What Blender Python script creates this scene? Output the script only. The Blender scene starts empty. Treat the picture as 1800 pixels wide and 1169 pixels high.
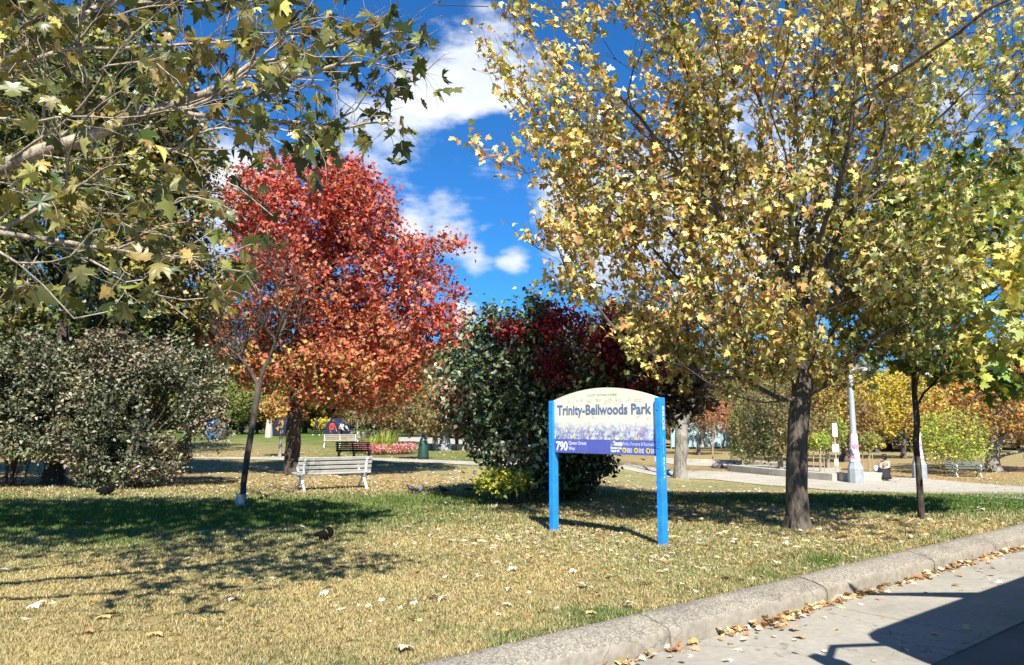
import bpy, math, random
import numpy as np
from mathutils import Vector, Matrix
D = bpy.data
scene = bpy.context.scene
C = scene.collection
random.seed(7)

# ------------------------------------------------------------------ camera
EYE = 1.6
PITCH = math.atan(163.5 / 1300)
cd = D.cameras.new('camera'); cam = D.objects.new('camera', cd); C.objects.link(cam)
cd.sensor_width = 36; cd.lens = 26; cd.clip_end = 3000; cd.clip_start = 0.05
cam.location = (0, 0, EYE); cam.rotation_euler = (math.pi / 2 + PITCH, 0, 0)
scene.camera = cam
# ------------------------------------------------------------------ light
SUN = Vector((0.168, -0.906, 1.0)).normalized()      # towards the sun
ELEV = math.asin(SUN.z); AZ = math.atan2(SUN.x, SUN.y)
sd = D.lights.new('sun', 'SUN'); sun = D.objects.new('sun', sd); C.objects.link(sun)
sd.energy = 5.0; sd.angle = math.radians(0.53); sd.color = (1.0, 0.955, 0.88)
sun.rotation_euler = (-SUN).to_track_quat('-Z', 'Y').to_euler()
scene.view_settings.view_transform = 'Standard'; scene.view_settings.look = 'None'
scene.view_settings.exposure = 1.05; scene.view_settings.gamma = 1.0
scene.cycles.max_bounces = 6; scene.cycles.transparent_max_bounces = 6
scene.cycles.diffuse_bounces = 3; scene.cycles.caustics_reflective = False; scene.cycles.caustics_refractive = False

def ray(px, py):
    """direction in the world of a point of the 1800x1169 photograph"""
    u = (px - 900) / 1300; v = (584.5 - py) / 1300
    c, s = math.cos(PITCH), math.sin(PITCH)
    return Vector((u, c - v * s, s + v * c))

# ------------------------------------------------------------------ world
w = D.worlds.new('World'); scene.world = w; w.use_nodes = True
nt = w.node_tree; nt.nodes.clear(); L = nt.links.new
def nn(t, **k):
    n = nt.nodes.new(t)
    for a, b in k.items():
        if a.startswith('i_'): n.inputs[a[2:]].default_value = b
        else: setattr(n, a, b)
    return n
def wm(op, a, b=None, c=None, clamp=False):
    n = nt.nodes.new('ShaderNodeMath'); n.operation = op; n.use_clamp = clamp
    for i, x in enumerate((a, b, c)):
        if x is None: continue
        if isinstance(x, (int, float)): n.inputs[i].default_value = x
        else: L(x, n.inputs[i])
    return n.outputs[0]
sky = nn('ShaderNodeTexSky', sky_type='NISHITA', sun_disc=False, sun_elevation=ELEV, sun_rotation=AZ,
         air_density=1.0, dust_density=0.35, ozone_density=2.5, altitude=100)
tc = nn('ShaderNodeTexCoord')
nz = nn('ShaderNodeTexNoise'); nz.inputs['Scale'].default_value = 6.5; nz.inputs['Detail'].default_value = 10; nz.inputs['Roughness'].default_value = 0.6
mp = nn('ShaderNodeMapping'); mp.inputs['Scale'].default_value = (1.0, 1.0, 2.1); mp.inputs['Location'].default_value = (2.3, 0.4, 1.7)
L(tc.outputs['Generated'], mp.inputs[0]); L(mp.outputs[0], nz.inputs['Vector'])
# cloud banks: (px, py, angular radius, weight)
clouds = [(770, 185, .15, 1.0), (690, 235, .12, .9), (870, 150, .14, .95), (850, 260, .09, .8), (700, 150, .08, .6), (800, 398, .085, .85), (735, 395, .06, .75), (850, 402, .04, .6), (912, 456, .042, 1.5), (935, 458, .035, .8),
          (835, 466, .045, .62), (725, 330, .05, .6), (1030, 400, .11, 2.5), (1010, 340, .07, 2.0), (1130, 380, .14, 1.9), (1230, 330, .14, 1.6), (1300, 420, .15, 1.6), (1420, 300, .16, 1.3), (1560, 250, .16, .8), (1650, 380, .16, .8),
          (400, 300, .10, 1.0), (330, 400, .15, 1.1), (380, 430, .08, 1.1), (230, 260, .13, .8), (560, 70, .08, .55), (1230, 520, .12, 1.0), (815, 550, .035, 1.4), (400, 320, .10, 1.6), (60, 420, .16, .9), (700, 320, .04, .5), (1270, 140, .09, .6)]
acc = None
for px, py, r, wt in clouds:
    d = ray(px, py).normalized()
    vd = nn('ShaderNodeVectorMath', operation='DISTANCE'); vd.inputs[1].default_value = d
    L(tc.outputs['Generated'], vd.inputs[0])
    m = wm('MULTIPLY', wm('SUBTRACT', 1.0, wm('DIVIDE', vd.outputs['Value'], r), clamp=True), wt)
    m = wm('POWER', m, 0.8)
    acc = m if acc is None else wm('MAXIMUM', acc, m)
# away from the picture a generic scatter of cloud
far = nn('ShaderNodeVectorMath', operation='DOT_PRODUCT'); far.inputs[1].default_value = (0, 1, 0); L(tc.outputs['Generated'], far.inputs[0])
oth = wm('MULTIPLY', wm('LESS_THAN', far.outputs['Value'], 0.5), 0.08)
acc = wm('MAXIMUM', acc, oth)
den = wm('ADD', wm('MULTIPLY', acc, 0.62), wm('MULTIPLY', wm('SUBTRACT', nz.outputs[0], 0.5), 2.1))
ss = nn('ShaderNodeMapRange', interpolation_type='SMOOTHSTEP'); ss.inputs[1].default_value = 0.30; ss.inputs[2].default_value = 0.78
L(den, ss.inputs[0])
cm = wm('MULTIPLY', ss.outputs[0], wm('MULTIPLY', wm('GREATER_THAN', acc, 0.001), 0.93))
nz2 = nn('ShaderNodeTexNoise'); nz2.inputs['Scale'].default_value = 7; nz2.inputs['Detail'].default_value = 5; L(mp.outputs[0], nz2.inputs['Vector'])
ccol = nn('ShaderNodeMix', data_type='RGBA'); L(wm('MULTIPLY_ADD', nz2.outputs[0], 2.0, -0.5, clamp=True), ccol.inputs[0])
ccol.inputs[6].default_value = (7.0, 7.9, 9.6, 1); ccol.inputs[7].default_value = (10.8, 11.0, 11.3, 1)
tint = nn('ShaderNodeMix', data_type='RGBA', blend_type='MULTIPLY'); tint.inputs[0].default_value = 1; tint.inputs[7].default_value = (0.27, 0.92, 1.56, 1)
L(sky.outputs[0], tint.inputs[6])
mx = nn('ShaderNodeMix', data_type='RGBA'); L(cm, mx.inputs[0]); L(tint.outputs[2], mx.inputs[6]); L(ccol.outputs[2], mx.inputs[7])
bg = nn('ShaderNodeBackground'); bg.inputs[1].default_value = 0.054; L(mx.outputs[2], bg.inputs[0])
ow = nn('ShaderNodeOutputWorld'); L(bg.outputs[0], ow.inputs[0])

# ------------------------------------------------------------------ numeric helpers
def sstep(x, a, b):
    t = np.clip((np.asarray(x, float) - a) / (b - a), 0, 1); return t * t * (3 - 2 * t)
def hsh(ix, iy, iz, seed):
    h = (ix * 374761393 + iy * 668265263 + iz * 2147483647 + seed * 144269504) & 0xFFFFFFFF
    h = ((h ^ (h >> 13)) * 1274126177) & 0xFFFFFFFF
    h = h ^ (h >> 16)
    return (h & 0xFFFF) / 65535.0
def vnoise(p, scale=1.0, seed=0):
    """value noise 0..1 at points p (N,2 or 3)"""
    p = np.asarray(p, float) * scale
    if p.shape[1] == 2: p = np.c_[p, np.zeros(len(p))]
    i = np.floor(p).astype(np.int64); f = p - i; f = f * f * (3 - 2 * f)
    r = 0
    for dx in (0, 1):
        for dy in (0, 1):
            for dz in (0, 1):
                wgt = (f[:, 0] if dx else 1 - f[:, 0]) * (f[:, 1] if dy else 1 - f[:, 1]) * (f[:, 2] if dz else 1 - f[:, 2])
                r = r + wgt * hsh(i[:, 0] + dx, i[:, 1] + dy, i[:, 2] + dz, seed)
    return r
def fbm(p, scale=1.0, seed=0, n=3):
    r = 0; a = 1; t = 0
    for k in range(n):
        r = r + a * vnoise(p, scale * 2 ** k, seed + k); t += a; a *= 0.55
    return r / t
# the kerb runs along KD; t is the distance from the camera across the street towards the park
KD = np.array((0.7809, 0.6247)); KN = np.array((-0.6247, 0.7809))
T_IN, T_OUT, T_ASPH = 4.475, 4.125, 2.62
Z_ROAD = -0.21
def height(x, y):
    x = np.asarray(x, float); y = np.asarray(y, float)
    a = x / np.maximum(y, 1)
    z = -1.15 * sstep(y, 14, 36) * sstep(a, 0.02, 0.24)
    z = z + 0.7 * sstep(y, 34, 75) * (1 - sstep(a, -0.12, 0.1))
    return z
def G(px, py):
    """the ground point seen at a point of the photograph"""
    d = ray(px, py); prev = 1.0; k = 3.0
    while k < 400:
        p = d * k
        if EYE + p.z <= float(height(p.x, p.y)):
            lo, hi = prev, k
            for _ in range(30):
                m = (lo + hi) / 2; q = d * m
                if EYE + q.z <= float(height(q.x, q.y)): hi = m
                else: lo = m
            q = d * hi; return Vector((q.x, q.y, EYE + q.z))
        prev = k; k *= 1.02
    q = d * 150; return Vector((q.x, q.y, float(height(q.x, q.y))))
def A(px, py, y):
    d = ray(px, py); k = y / d.y
    return Vector((d.x * k, y, EYE + d.z * k))
def gz(x, y): return float(height(x, y))

# ------------------------------------------------------------------ object helpers
def tag(o, label=None, cat=None, group=None, kind=None):
    if label: o['label'] = label
    if cat: o['category'] = cat
    if group: o['group'] = group
    if kind: o['kind'] = kind
    return o
def thing(name, label, cat, loc=(0, 0, 0), rz=0, group=None):
    o = D.objects.new(name, None); C.objects.link(o); o.empty_display_size = 0.2
    o.location = loc; o.rotation_euler = (0, 0, rz)
    return tag(o, label, cat, group)
def npmesh(name, V, F, mat, parent=None, col=None, smooth=False, attr='Col'):
    """V (N,3) numpy, F list of (M,k) arrays"""
    me = D.meshes.new(name); V = np.asarray(V, np.float32)
    if not isinstance(F, list): F = [F]
    F = [np.asarray(f, np.int32) for f in F if len(f)]
    me.vertices.add(len(V)); me.vertices.foreach_set('co', V.ravel())
    nl = sum(f.size for f in F); npol = sum(len(f) for f in F)
    me.loops.add(nl); me.polygons.add(npol)
    me.loops.foreach_set('vertex_index', np.concatenate([f.ravel() for f in F]))
    sizes = np.concatenate([np.full(len(f), f.shape[1], np.int32) for f in F])
    st = np.zeros(npol, np.int32); st[1:] = np.cumsum(sizes)[:-1]
    me.polygons.foreach_set('loop_start', st)
    if smooth: me.polygons.foreach_set('use_smooth', np.ones(npol, bool))
    if col is not None:
        at = me.attributes.new(attr, 'FLOAT_COLOR', 'POINT')
        c4 = np.ones((len(V), 4), np.float32); c4[:, :3] = col
        at.data.foreach_set('color', c4.ravel())
    me.update(calc_edges=True)
    if mat: me.materials.append(mat)
    o = D.objects.new(name, me); C.objects.link(o)
    if parent: o.parent = parent
    return o
class MB:
    def __init__(s): s.v = []; s.f = []
    def add(s, vs, fs):
        b = len(s.v); s.v += [tuple(v) for v in vs]; s.f += [tuple(b + i for i in f) for f in fs]; return s
    def box(s, c, d, rot=None):
        vs = [Vector(((i & 1) - .5, ((i >> 1) & 1) - .5, ((i >> 2) & 1) - .5)) for i in range(8)]
        vs = [Vector((a.x * d[0], a.y * d[1], a.z * d[2])) for a in vs]
        if rot: vs = [rot @ a for a in vs]
        return s.add([a + Vector(c) for a in vs], [(0, 2, 3, 1), (4, 5, 7, 6), (0, 1, 5, 4), (2, 6, 7, 3), (0, 4, 6, 2), (1, 3, 7, 5)])
    def tube(s, pts, rad, n=8, cap=True):
        pts = [Vector(p) for p in pts]; m = len(pts)
        if isinstance(rad, (int, float)): rad = [rad] * m
        vs = []; ref = None
        for i, p in enumerate(pts):
            d = (pts[min(i + 1, m - 1)] - pts[max(i - 1, 0)]).normalized()
            if ref is None: ref = d.orthogonal().normalized()
            a = (ref - d * ref.dot(d)).normalized(); ref = a; b = d.cross(a)
            vs += [p + (a * math.cos(6.28318 * k / n) + b * math.sin(6.28318 * k / n)) * rad[i] for k in range(n)]
        fs = [(i * n + k, i * n + (k + 1) % n, (i + 1) * n + (k + 1) % n, (i + 1) * n + k) for i in range(m - 1) for k in range(n)]
        if cap: fs += [tuple(range(n))[::-1], tuple((m - 1) * n + k for k in range(n))]
        return s.add(vs, fs)
    def lathe(s, c, prof, n=16, ph=0, cap=True):
        c = Vector(c); vs = []; m = len(prof)
        for r, z in prof:
            vs += [c + Vector((r * math.cos(6.28318 * k / n + ph), r * math.sin(6.28318 * k / n + ph), z)) for k in range(n)]
        fs = [(i * n + k, i * n + (k + 1) % n, (i + 1) * n + (k + 1) % n, (i + 1) * n + k) for i in range(m - 1) for k in range(n)]
        if cap: fs += [tuple(range(n))[::-1], tuple((m - 1) * n + k for k in range(n))]
        return s.add(vs, fs)
    def strip(s, pts, wdt, thk, x):
        """a flat bar swept along pts given in the yz plane, centred on x, wdt wide in x, thk thick in the plane"""
        P = [Vector((x, a, b)) for a, b in pts]; m = len(P); vs = []
        for i, p in enumerate(P):
            d = (P[min(i + 1, m - 1)] - P[max(i - 1, 0)]).normalized(); nrm = Vector((0, -d.z, d.y))
            t = thk[i] if isinstance(thk, (list, tuple)) else thk
            for sx, sn in ((-1, -1), (1, -1), (1, 1), (-1, 1)): vs.append(p + Vector((sx * wdt / 2, 0, 0)) + nrm * sn * t / 2)
        fs = [(i * 4 + k, i * 4 + (k + 1) % 4, (i + 1) * 4 + (k + 1) % 4, (i + 1) * 4 + k) for i in range(m - 1) for k in range(4)]
        fs += [(0, 3, 2, 1), tuple((m - 1) * 4 + k for k in range(4))]
        return s.add(vs, fs)
    def prism(s, poly, y0, y1):
        """polygon in xz extruded along y"""
        n = len(poly); vs = [(x, y0, z) for x, z in poly] + [(x, y1, z) for x, z in poly]
        return s.add(vs, [tuple(range(n)), tuple(range(2 * n - 1, n - 1, -1))] + [(i, i + n, (i + 1) % n + n, (i + 1) % n) for i in range(n)])
    def build(s, name, mat, parent=None, bevel=0, smooth=False, label=None, xf=None):
        me = D.meshes.new(name)
        vs = s.v if xf is None else [tuple(xf @ Vector(v)) for v in s.v]
        me.from_pydata(vs, [], s.f); me.update()
        me.materials.append(mat)
        import bmesh
        bm = bmesh.new(); bm.from_mesh(me); bmesh.ops.recalc_face_normals(bm, faces=bm.faces); bm.to_mesh(me); bm.free()
        o = D.objects.new(name, me); C.objects.link(o)
        if parent: o.parent = parent
        if bevel:
            b = o.modifiers.new('bevel', 'BEVEL'); b.width = bevel; b.segments = 2; b.limit_method = 'ANGLE'
        if smooth:
            for p in me.polygons: p.use_smooth = True
        if label: o['label'] = label
        return o
def copy_tree(o, parent=None):
    c = o.copy(); C.objects.link(c); c.parent = parent
    for ch in list(o.children): copy_tree(ch, c)
    return c
def skin(name, pts, edges, mat, parent, root=0, sub=2):
    me = D.meshes.new(name); me.from_pydata([p[:3] for p in pts], edges, []); me.update(); me.materials.append(mat)
    o = D.objects.new(name, me); C.objects.link(o); o.parent = parent
    m = o.modifiers.new('skin', 'SKIN'); m.use_smooth_shade = True
    sv = me.skin_vertices[0].data if me.skin_vertices else None
    if sv is not None:
        for i, p in enumerate(pts):
            r = p[3] if isinstance(p[3], tuple) else (p[3], p[3]); sv[i].radius = r
            sv[i].use_root = (i == root)
    s = o.modifiers.new('sub', 'SUBSURF'); s.levels = sub; s.render_levels = sub
    return o

# ------------------------------------------------------------------ materials
class MT:
    def __init__(s, name):
        s.m = D.materials.new(name); s.m.use_nodes = True; s.t = s.m.node_tree; s.p = s.t.nodes['Principled BSDF']
        s.out = s.t.nodes['Material Output']
    def n(s, t, **k):
        n = s.t.nodes.new(t)
        for a, b in k.items():
            if a.startswith('i_'): n.inputs[a[2:].replace('_', ' ')].default_value = b
            else: setattr(n, a, b)
        return n
    def l(s, a, b): s.t.links.new(a, b)
    def coord(s, kind='Object', scale=(1, 1, 1)):
        c = s.n('ShaderNodeTexCoord'); m = s.n('ShaderNodeMapping'); m.inputs['Scale'].default_value = scale
        s.l(c.outputs[kind], m.inputs[0]); return m.outputs[0]
    def pos(s, scale=(1, 1, 1)):
        c = s.n('ShaderNodeNewGeometry'); m = s.n('ShaderNodeMapping'); m.inputs['Scale'].default_value = scale
        s.l(c.outputs['Position'], m.inputs[0]); return m.outputs[0]
    def noise(s, vec, scale, detail=4, rough=.55):
        n = s.n('ShaderNodeTexNoise'); n.inputs['Scale'].default_value = scale; n.inputs['Detail'].default_value = detail; n.inputs['Roughness'].default_value = rough
        s.l(vec, n.inputs['Vector']); return n.outputs[0]
    def ramp(s, fac, stops, interp='LINEAR'):
        r = s.n('ShaderNodeValToRGB'); r.color_ramp.interpolation = interp; e = r.color_ramp.elements
        while len(e) < len(stops): e.new(0.5)
        for i, (p, c) in enumerate(stops): e[i].position = p; e[i].color = (*c, 1) if len(c) == 3 else c
        s.l(fac, r.inputs[0]); return r.outputs[0]
    def mix(s, fac, a, b, mode='MIX'):
        m = s.n('ShaderNodeMix', data_type='RGBA', blend_type=mode)
        for i, x in ((0, fac), (6, a), (7, b)):
            if isinstance(x, (int, float)): m.inputs[i].default_value = x
            elif isinstance(x, tuple): m.inputs[i].default_value = (*x, 1)
            else: s.l(x, m.inputs[i])
        return m.outputs[2]
    def col(s, x):
        if isinstance(x, tuple): s.p.inputs['Base Color'].default_value = (*x, 1)
        else: s.l(x, s.p.inputs['Base Color'])
        return s
    def rough(s, r, spec=.5):
        s.p.inputs['Roughness'].default_value = r; s.p.inputs['Specular IOR Level'].default_value = spec; return s
    def bump(s, h, dist, strength=1):
        b = s.n('ShaderNodeBump'); b.inputs['Distance'].default_value = dist; b.inputs['Strength'].default_value = strength
        s.l(h, b.inputs['Height']); s.l(b.outputs[0], s.p.inputs['Normal']); return s
def mat_worn(name, base, rough=.5, var=.25, scale=6, metallic=0, spec=.5, dirt=(.12, .1, .08), dirtamt=.25, bumpd=.001):
    m = MT(name); c = m.coord()
    n1 = m.noise(c, scale, 5); n2 = m.noise(c, scale * 7, 3)
    a = m.ramp(n1, [(.3, tuple(x * (1 - var) for x in base)), (.7, tuple(min(1, x * (1 + var * .6)) for x in base))])
    f = m.ramp(n2, [(.55, (0, 0, 0)), (.75, (dirtamt,) * 3)])
    m.col(m.mix(f, a, dirt)); m.rough(rough, spec); m.p.inputs['Metallic'].default_value = metallic
    m.bump(n2, bumpd)
    return m.m
def mat_leaf(name, trans=.38, rough=.42, spec=.45, tcol=(1.25, 1.15, .5)):
    m = MT(name); a = m.n('ShaderNodeAttribute', attribute_name='Col')
    m.col(a.outputs['Color']); m.rough(rough, spec)
    t = m.n('ShaderNodeBsdfTranslucent'); m.l(m.mix(1.0, a.outputs['Color'], tcol, 'MULTIPLY'), t.inputs[0])
    x = m.n('ShaderNodeMixShader'); x.inputs[0].default_value = trans
    m.l(m.p.outputs[0], x.inputs[1]); m.l(t.outputs[0], x.inputs[2]); m.l(x.outputs[0], m.out.inputs[0])
    return m.m
def mat_bark(name, dark, light, scale=1.0, patch=None):
    m = MT(name); c = m.coord('Object', (1, 1, .22)); c2 = m.coord('Object', (1, 1, .6))
    n1 = m.noise(c, 26 * scale, 6, .65); n2 = m.noise(c2, 4 * scale, 3)
    a = m.ramp(n1, [(.38, tuple(x * .6 for x in dark)), (.62, light)])
    b = m.mix(m.ramp(n2, [(.4, (0, 0, 0)), (.65, (1, 1, 1))]), a, tuple(x * 1.5 for x in light))
    m.col(m.mix(.55, a, b) if patch is None else m.mix(m.ramp(m.noise(c2, 5, 2), [(.5, (0, 0, 0)), (.6, (1, 1, 1))]), a, patch))
    m.rough(.9, .2); m.bump(n1, .035 / scale)
    return m.m
M = {}
M['leaf'] = mat_leaf('leaf', trans=.24, rough=.5, spec=.28)
M['leaf_plane'] = mat_leaf('plane leaf', trans=.16, rough=.4, spec=.5)
M['leaf_gloss'] = mat_leaf('glossy leaf', trans=.12, rough=.45, spec=.4)
M['leaf_red'] = mat_leaf('red leaf', trans=.25, rough=.5, spec=.3, tcol=(1.3, .75, .5))
M['leaf_dry'] = mat_leaf('dry leaf', trans=.12, rough=.55, spec=.3, tcol=(1.1, .95, .6))
M['grass'] = mat_leaf('grass blade', trans=.25, rough=.6, spec=.25, tcol=(1.1, 1.1, .6))
M['bark'] = mat_bark('maple bark', (.05, .04, .032), (.15, .125, .10))
M['bark_dark'] = mat_bark('dark bark', (.03, .024, .019), (.10, .08, .062))
M['bark_grey'] = mat_bark('grey bark', (.16, .14, .11), (.30, .27, .22), .6)
M['bark_pale'] = mat_bark('pale branch bark', (.20, .16, .115), (.42, .35, .26), 1.4)
M['twig'] = mat_bark('bare twig bark', (.045, .036, .03), (.11, .088, .07))
M['steel_blue'] = mat_worn('blue sign paint', (.008, .25, .70), .5, .22, 5, dirt=(.22, .30, .38), dirtamt=.55)
M['concrete'] = None

# ------------------------------------------------------------------ lawn colour map (same map for soil, blades and litter)
def green_amount(x, y):
    """0 dry straw turf .. 1 green turf"""
    p = np.c_[x, y]; n = fbm(p, .55, 11, 4); n2 = fbm(p, 2.3, 31, 3)
    def bl(cx, cy, rx, ry, k=1.0): return k * np.exp(-(((x - cx) / rx) ** 2 + ((y - cy) / ry) ** 2))
    g = bl(-9.5, 13.6, 6.5, 2.4, 1.25) + bl(-5.6, 13.8, 3.2, 1.7, .8) + bl(-3.0, 16.6, 3.2, 1.5, .85) + bl(-15, 15, 5, 4, 1.0) + bl(-6.2, 10.6, 2.8, 1.2, .35)
    g += bl(5.5, 18.0, 6.0, 2.4, 1.0) + bl(8.4, 15.2, 3.6, 1.6, .9) + bl(13, 17, 5, 3, .8)
    g += .55 * sstep(y, 27, 34) * (1 - sstep(x / np.maximum(y, 1), -.05, .12)) * (.4 + .6 * sstep(x / np.maximum(y, 1), -.36, -.2)) + .45 * sstep(y, 45, 70) * (1 - sstep(x / np.maximum(y, 1), .05, .2)) + .2 * sstep(y, 28, 34)
    t = x * KN[0] + y * KN[1]
    g += .62 * np.exp(-((t - T_IN - .22) / .34) ** 2) * (.3 + 1.0 * sstep(fbm(p, 1.1, 77, 2), .42, .62)) * (1 - sstep(x, 5, 8))
    g += .16 * np.exp(-(((x - 1.6) / 3) ** 2 + ((y - 9.0) / 1.6) ** 2)) + .22 * np.exp(-(((x + 1) / 3.5) ** 2 + ((y - 13.0) / 1.6) ** 2))
    return np.clip(g * (.45 + 1.1 * n) + .5 * (n2 - .52) + .02, 0, 1)
STRAW = np.array((.33, .30, .14)); STRAW2 = np.array((.44, .345, .16)); GREEN = np.array((.085, .15, .025)); OLIVE = np.array((.23, .235, .09))
def turf_colour(x, y, rng=None):
    g = green_amount(x, y)[:, None]; n = fbm(np.c_[x, y], 1.3, 5, 3)[:, None]
    warm = sstep(fbm(np.c_[x, y], .35, 51, 2) + .25 * (y < 8), .45, .8)[:, None]
    c = STRAW * (1 - warm) + STRAW2 * warm
    c = c * (.78 + .44 * n)
    g = g + .25 * (fbm(np.c_[x, y], 5, 61, 2)[:, None] - .5)
    c = c * (1 - sstep(g, .0, .5)) + OLIVE * sstep(g, .0, .5)
    c = c * (1 - sstep(g, .35, 1.05)) + GREEN * sstep(g, .35, 1.05) * (.8 + .5 * n)
    # leaf litter under the trees farther back; at far right it also paints in tree shade
    lit = litter_shade_amount(x, y)[:, None]
    lc = np.array((.38, .27, .13))
    return c * (1 - lit) + lc * lit
def litter_shade_amount(x, y):
    def bl(cx, cy, r, k=1.0): return k * np.exp(-(((x - cx) ** 2 + (y - cy) ** 2) / r ** 2))
    n = fbm(np.c_[x, y], 1.6, 91, 3)
    a = bl(-5.5, 22.0, 4.0, .45) + bl(-13, 21, 5, .4) + bl(4.5, 22, 5, .3) + bl(-9, 50, 14, .3) + bl(-2, 20.5, 3, .3) + bl(28, 46, 11, .9) + bl(17, 52, 10, .7) + bl(21, 40, 5, .5) + .5 * sstep(x / np.maximum(y, 1), .1, .2) * sstep(y, 42, 50) + bl(2.0, 15, 2.2, .5) + bl(-16, 24, 5, .6) + bl(-19, 38, 9, .7)
    return np.clip(a * (.35 + 1.1 * n), 0, .85)

# ------------------------------------------------------------------ the ground
def st_grid(ss_, ts_, zf, name, mat, colf=None, kind='structure'):
    S, T = np.meshgrid(ss_, ts_)
    X = S * KD[0] + T * KN[0]; Y = S * KD[1] + T * KN[1]
    Z = zf(X, Y, S, T)
    V = np.c_[X.ravel(), Y.ravel(), np.broadcast_to(Z, X.shape).ravel()]
    ns, ntt = len(ss_), len(ts_)
    i = np.arange(ntt - 1)[:, None] * ns + np.arange(ns - 1)[None, :]
    F = np.stack([i, i + 1, i + ns + 1, i + ns], -1).reshape(-1, 4)
    o = npmesh(name, V, [F], mat, None, None if colf is None else colf(V[:, 0], V[:, 1]), smooth=True)
    return tag(o, kind=kind)
def spread(a, b, s0, g):
    r = [a]; st = s0
    while r[-1] < b: r.append(r[-1] + st); st *= g
    return np.array(r)
m = MT('lawn soil and thatch'); at = m.n('ShaderNodeAttribute', attribute_name='Col'); p = m.pos()
n1 = m.noise(p, 55, 4, .7); n2 = m.noise(p, 9, 4, .6)
c = m.mix(1.0, at.outputs['Color'], m.ramp(n1, [(.3, (.5, .5, .5)), (.7, (1.25, 1.25, 1.25))]), 'MULTIPLY')
m.col(m.mix(1.0, c, m.ramp(n2, [(.3, (.75, .75, .75)), (.7, (1.15, 1.12, 1.05))]), 'MULTIPLY')); m.rough(.95, .1); m.bump(n1, .03)
M['soil'] = m.m
sL = np.concatenate([-spread(9, 420, .4, 1.06)[::-1], np.arange(-8.8, 34, .2), spread(34.2, 700, .3, 1.05)])
tL = np.concatenate([np.array([T_IN - .03]), np.arange(4.55, 26, .2), spread(26.1, 600, .25, 1.035)])
bumpz = lambda X, Y: .02 * (fbm(np.c_[X.ravel(), Y.ravel()], .8, 3, 3).reshape(X.shape) - .5)
st_grid(sL, tL, lambda X, Y, S, T: height(X, Y) + bumpz(X, Y) * sstep(T, T_IN, T_IN + .6), 'lawn', M['soil'], turf_colour)
# street: concrete gutter lane, asphalt, far pavement
def mat_concrete(name, base, agg=False, scale=1, sdirt=.5):
    m = MT(name); p = m.pos()
    big = m.noise(p, 1.1 * scale, 5, .6); fine = m.noise(p, 160, 3, .7); mid = m.noise(p, 14, 4, .6)
    a = m.ramp(big, [(.3, tuple(x * .8 for x in base)), (.7, tuple(x * 1.12 for x in base))])
    a = m.mix(sdirt, a, m.mix(1.0, a, m.ramp(mid, [(.3, (.72, .7, .66)), (.65, (1.1, 1.1, 1.1))]), 'MULTIPLY'))
    if agg:
        v = m.n('ShaderNodeTexVoronoi'); v.inputs['Scale'].default_value = 62; m.l(p, v.inputs['Vector'])
        v2 = m.n('ShaderNodeTexVoronoi'); v2.inputs['Scale'].default_value = 35; m.l(p, v2.inputs['Vector'])
        peb = m.ramp(v.outputs['Distance'], [(.10, (1.2, 1.18, 1.12)), (.5, (.65, .64, .62))])
        tone = m.ramp(v.outputs['Color'], [(0, (.5, .5, .5)), (.5, (1.0, .98, .95)), (1, (1.35, 1.32, 1.25))])
        a = m.mix(1.0, m.mix(1.0, a, peb, 'MULTIPLY'), tone, 'MULTIPLY'); m.bump(v.outputs['Distance'], .006)
    else:
        a = m.mix(1.0, a, m.ramp(fine, [(.3, (.86, .86, .86)), (.7, (1.1, 1.1, 1.1))]), 'MULTIPLY'); m.bump(fine, .0025)
    st = m.noise(p, 2.7, 7, .72); a = m.mix(m.ramp(st, [(.56, (0, 0, 0)), (.70, (.55,) * 3)]), a, tuple(x * .55 for x in base))
    vc = m.n('ShaderNodeTexVoronoi', feature='DISTANCE_TO_EDGE'); vc.inputs['Scale'].default_value = .55; wv_ = m.n('ShaderNodeVectorMath', operation='ADD'); ns_ = m.n('ShaderNodeTexNoise'); ns_.inputs['Scale'].default_value = 2.2; ns_.inputs['Detail'].default_value = 5
    m.l(p, ns_.inputs['Vector']); m.l(p, wv_.inputs[0]); m.l(ns_.outputs['Color'], wv_.inputs[1]); m.l(wv_.outputs[0], vc.inputs['Vector'])
    a = m.mix(m.ramp(vc.outputs['Distance'], [(.0, (.75,) * 3), (.006, (0, 0, 0))]), a, tuple(x * .3 for x in base))
    m.col(a); m.rough(.88, .25); return m
M['gutter'] = mat_concrete('gutter concrete', (.34, .315, .26)).m
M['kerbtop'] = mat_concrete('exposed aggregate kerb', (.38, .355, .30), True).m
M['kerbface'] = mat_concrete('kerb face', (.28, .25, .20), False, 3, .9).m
M['path'] = mat_concrete('pale path concrete', (.42, .38, .295)).m
M['wallc'] = mat_concrete('pale wall concrete', (.46, .425, .35)).m
m = MT('asphalt'); p = m.pos(); f = m.noise(p, 220, 3, .7); b = m.noise(p, 1.5, 4)
m.col(m.mix(1.0, m.ramp(f, [(.35, (.09, .09, .085)), (.7, (.24, .23, .21))]), m.ramp(b, [(.3, (.8, .8, .8)), (.7, (1.2, 1.2, 1.2))]), 'MULTIPLY')); m.rough(.85, .3); m.bump(f, .004)
M['asphalt'] = m.m
sR = np.concatenate([-spread(6, 300, .8, 1.1)[::-1], np.arange(-5.5, 24, .5), spread(24.5, 300, 1, 1.1)])
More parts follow.
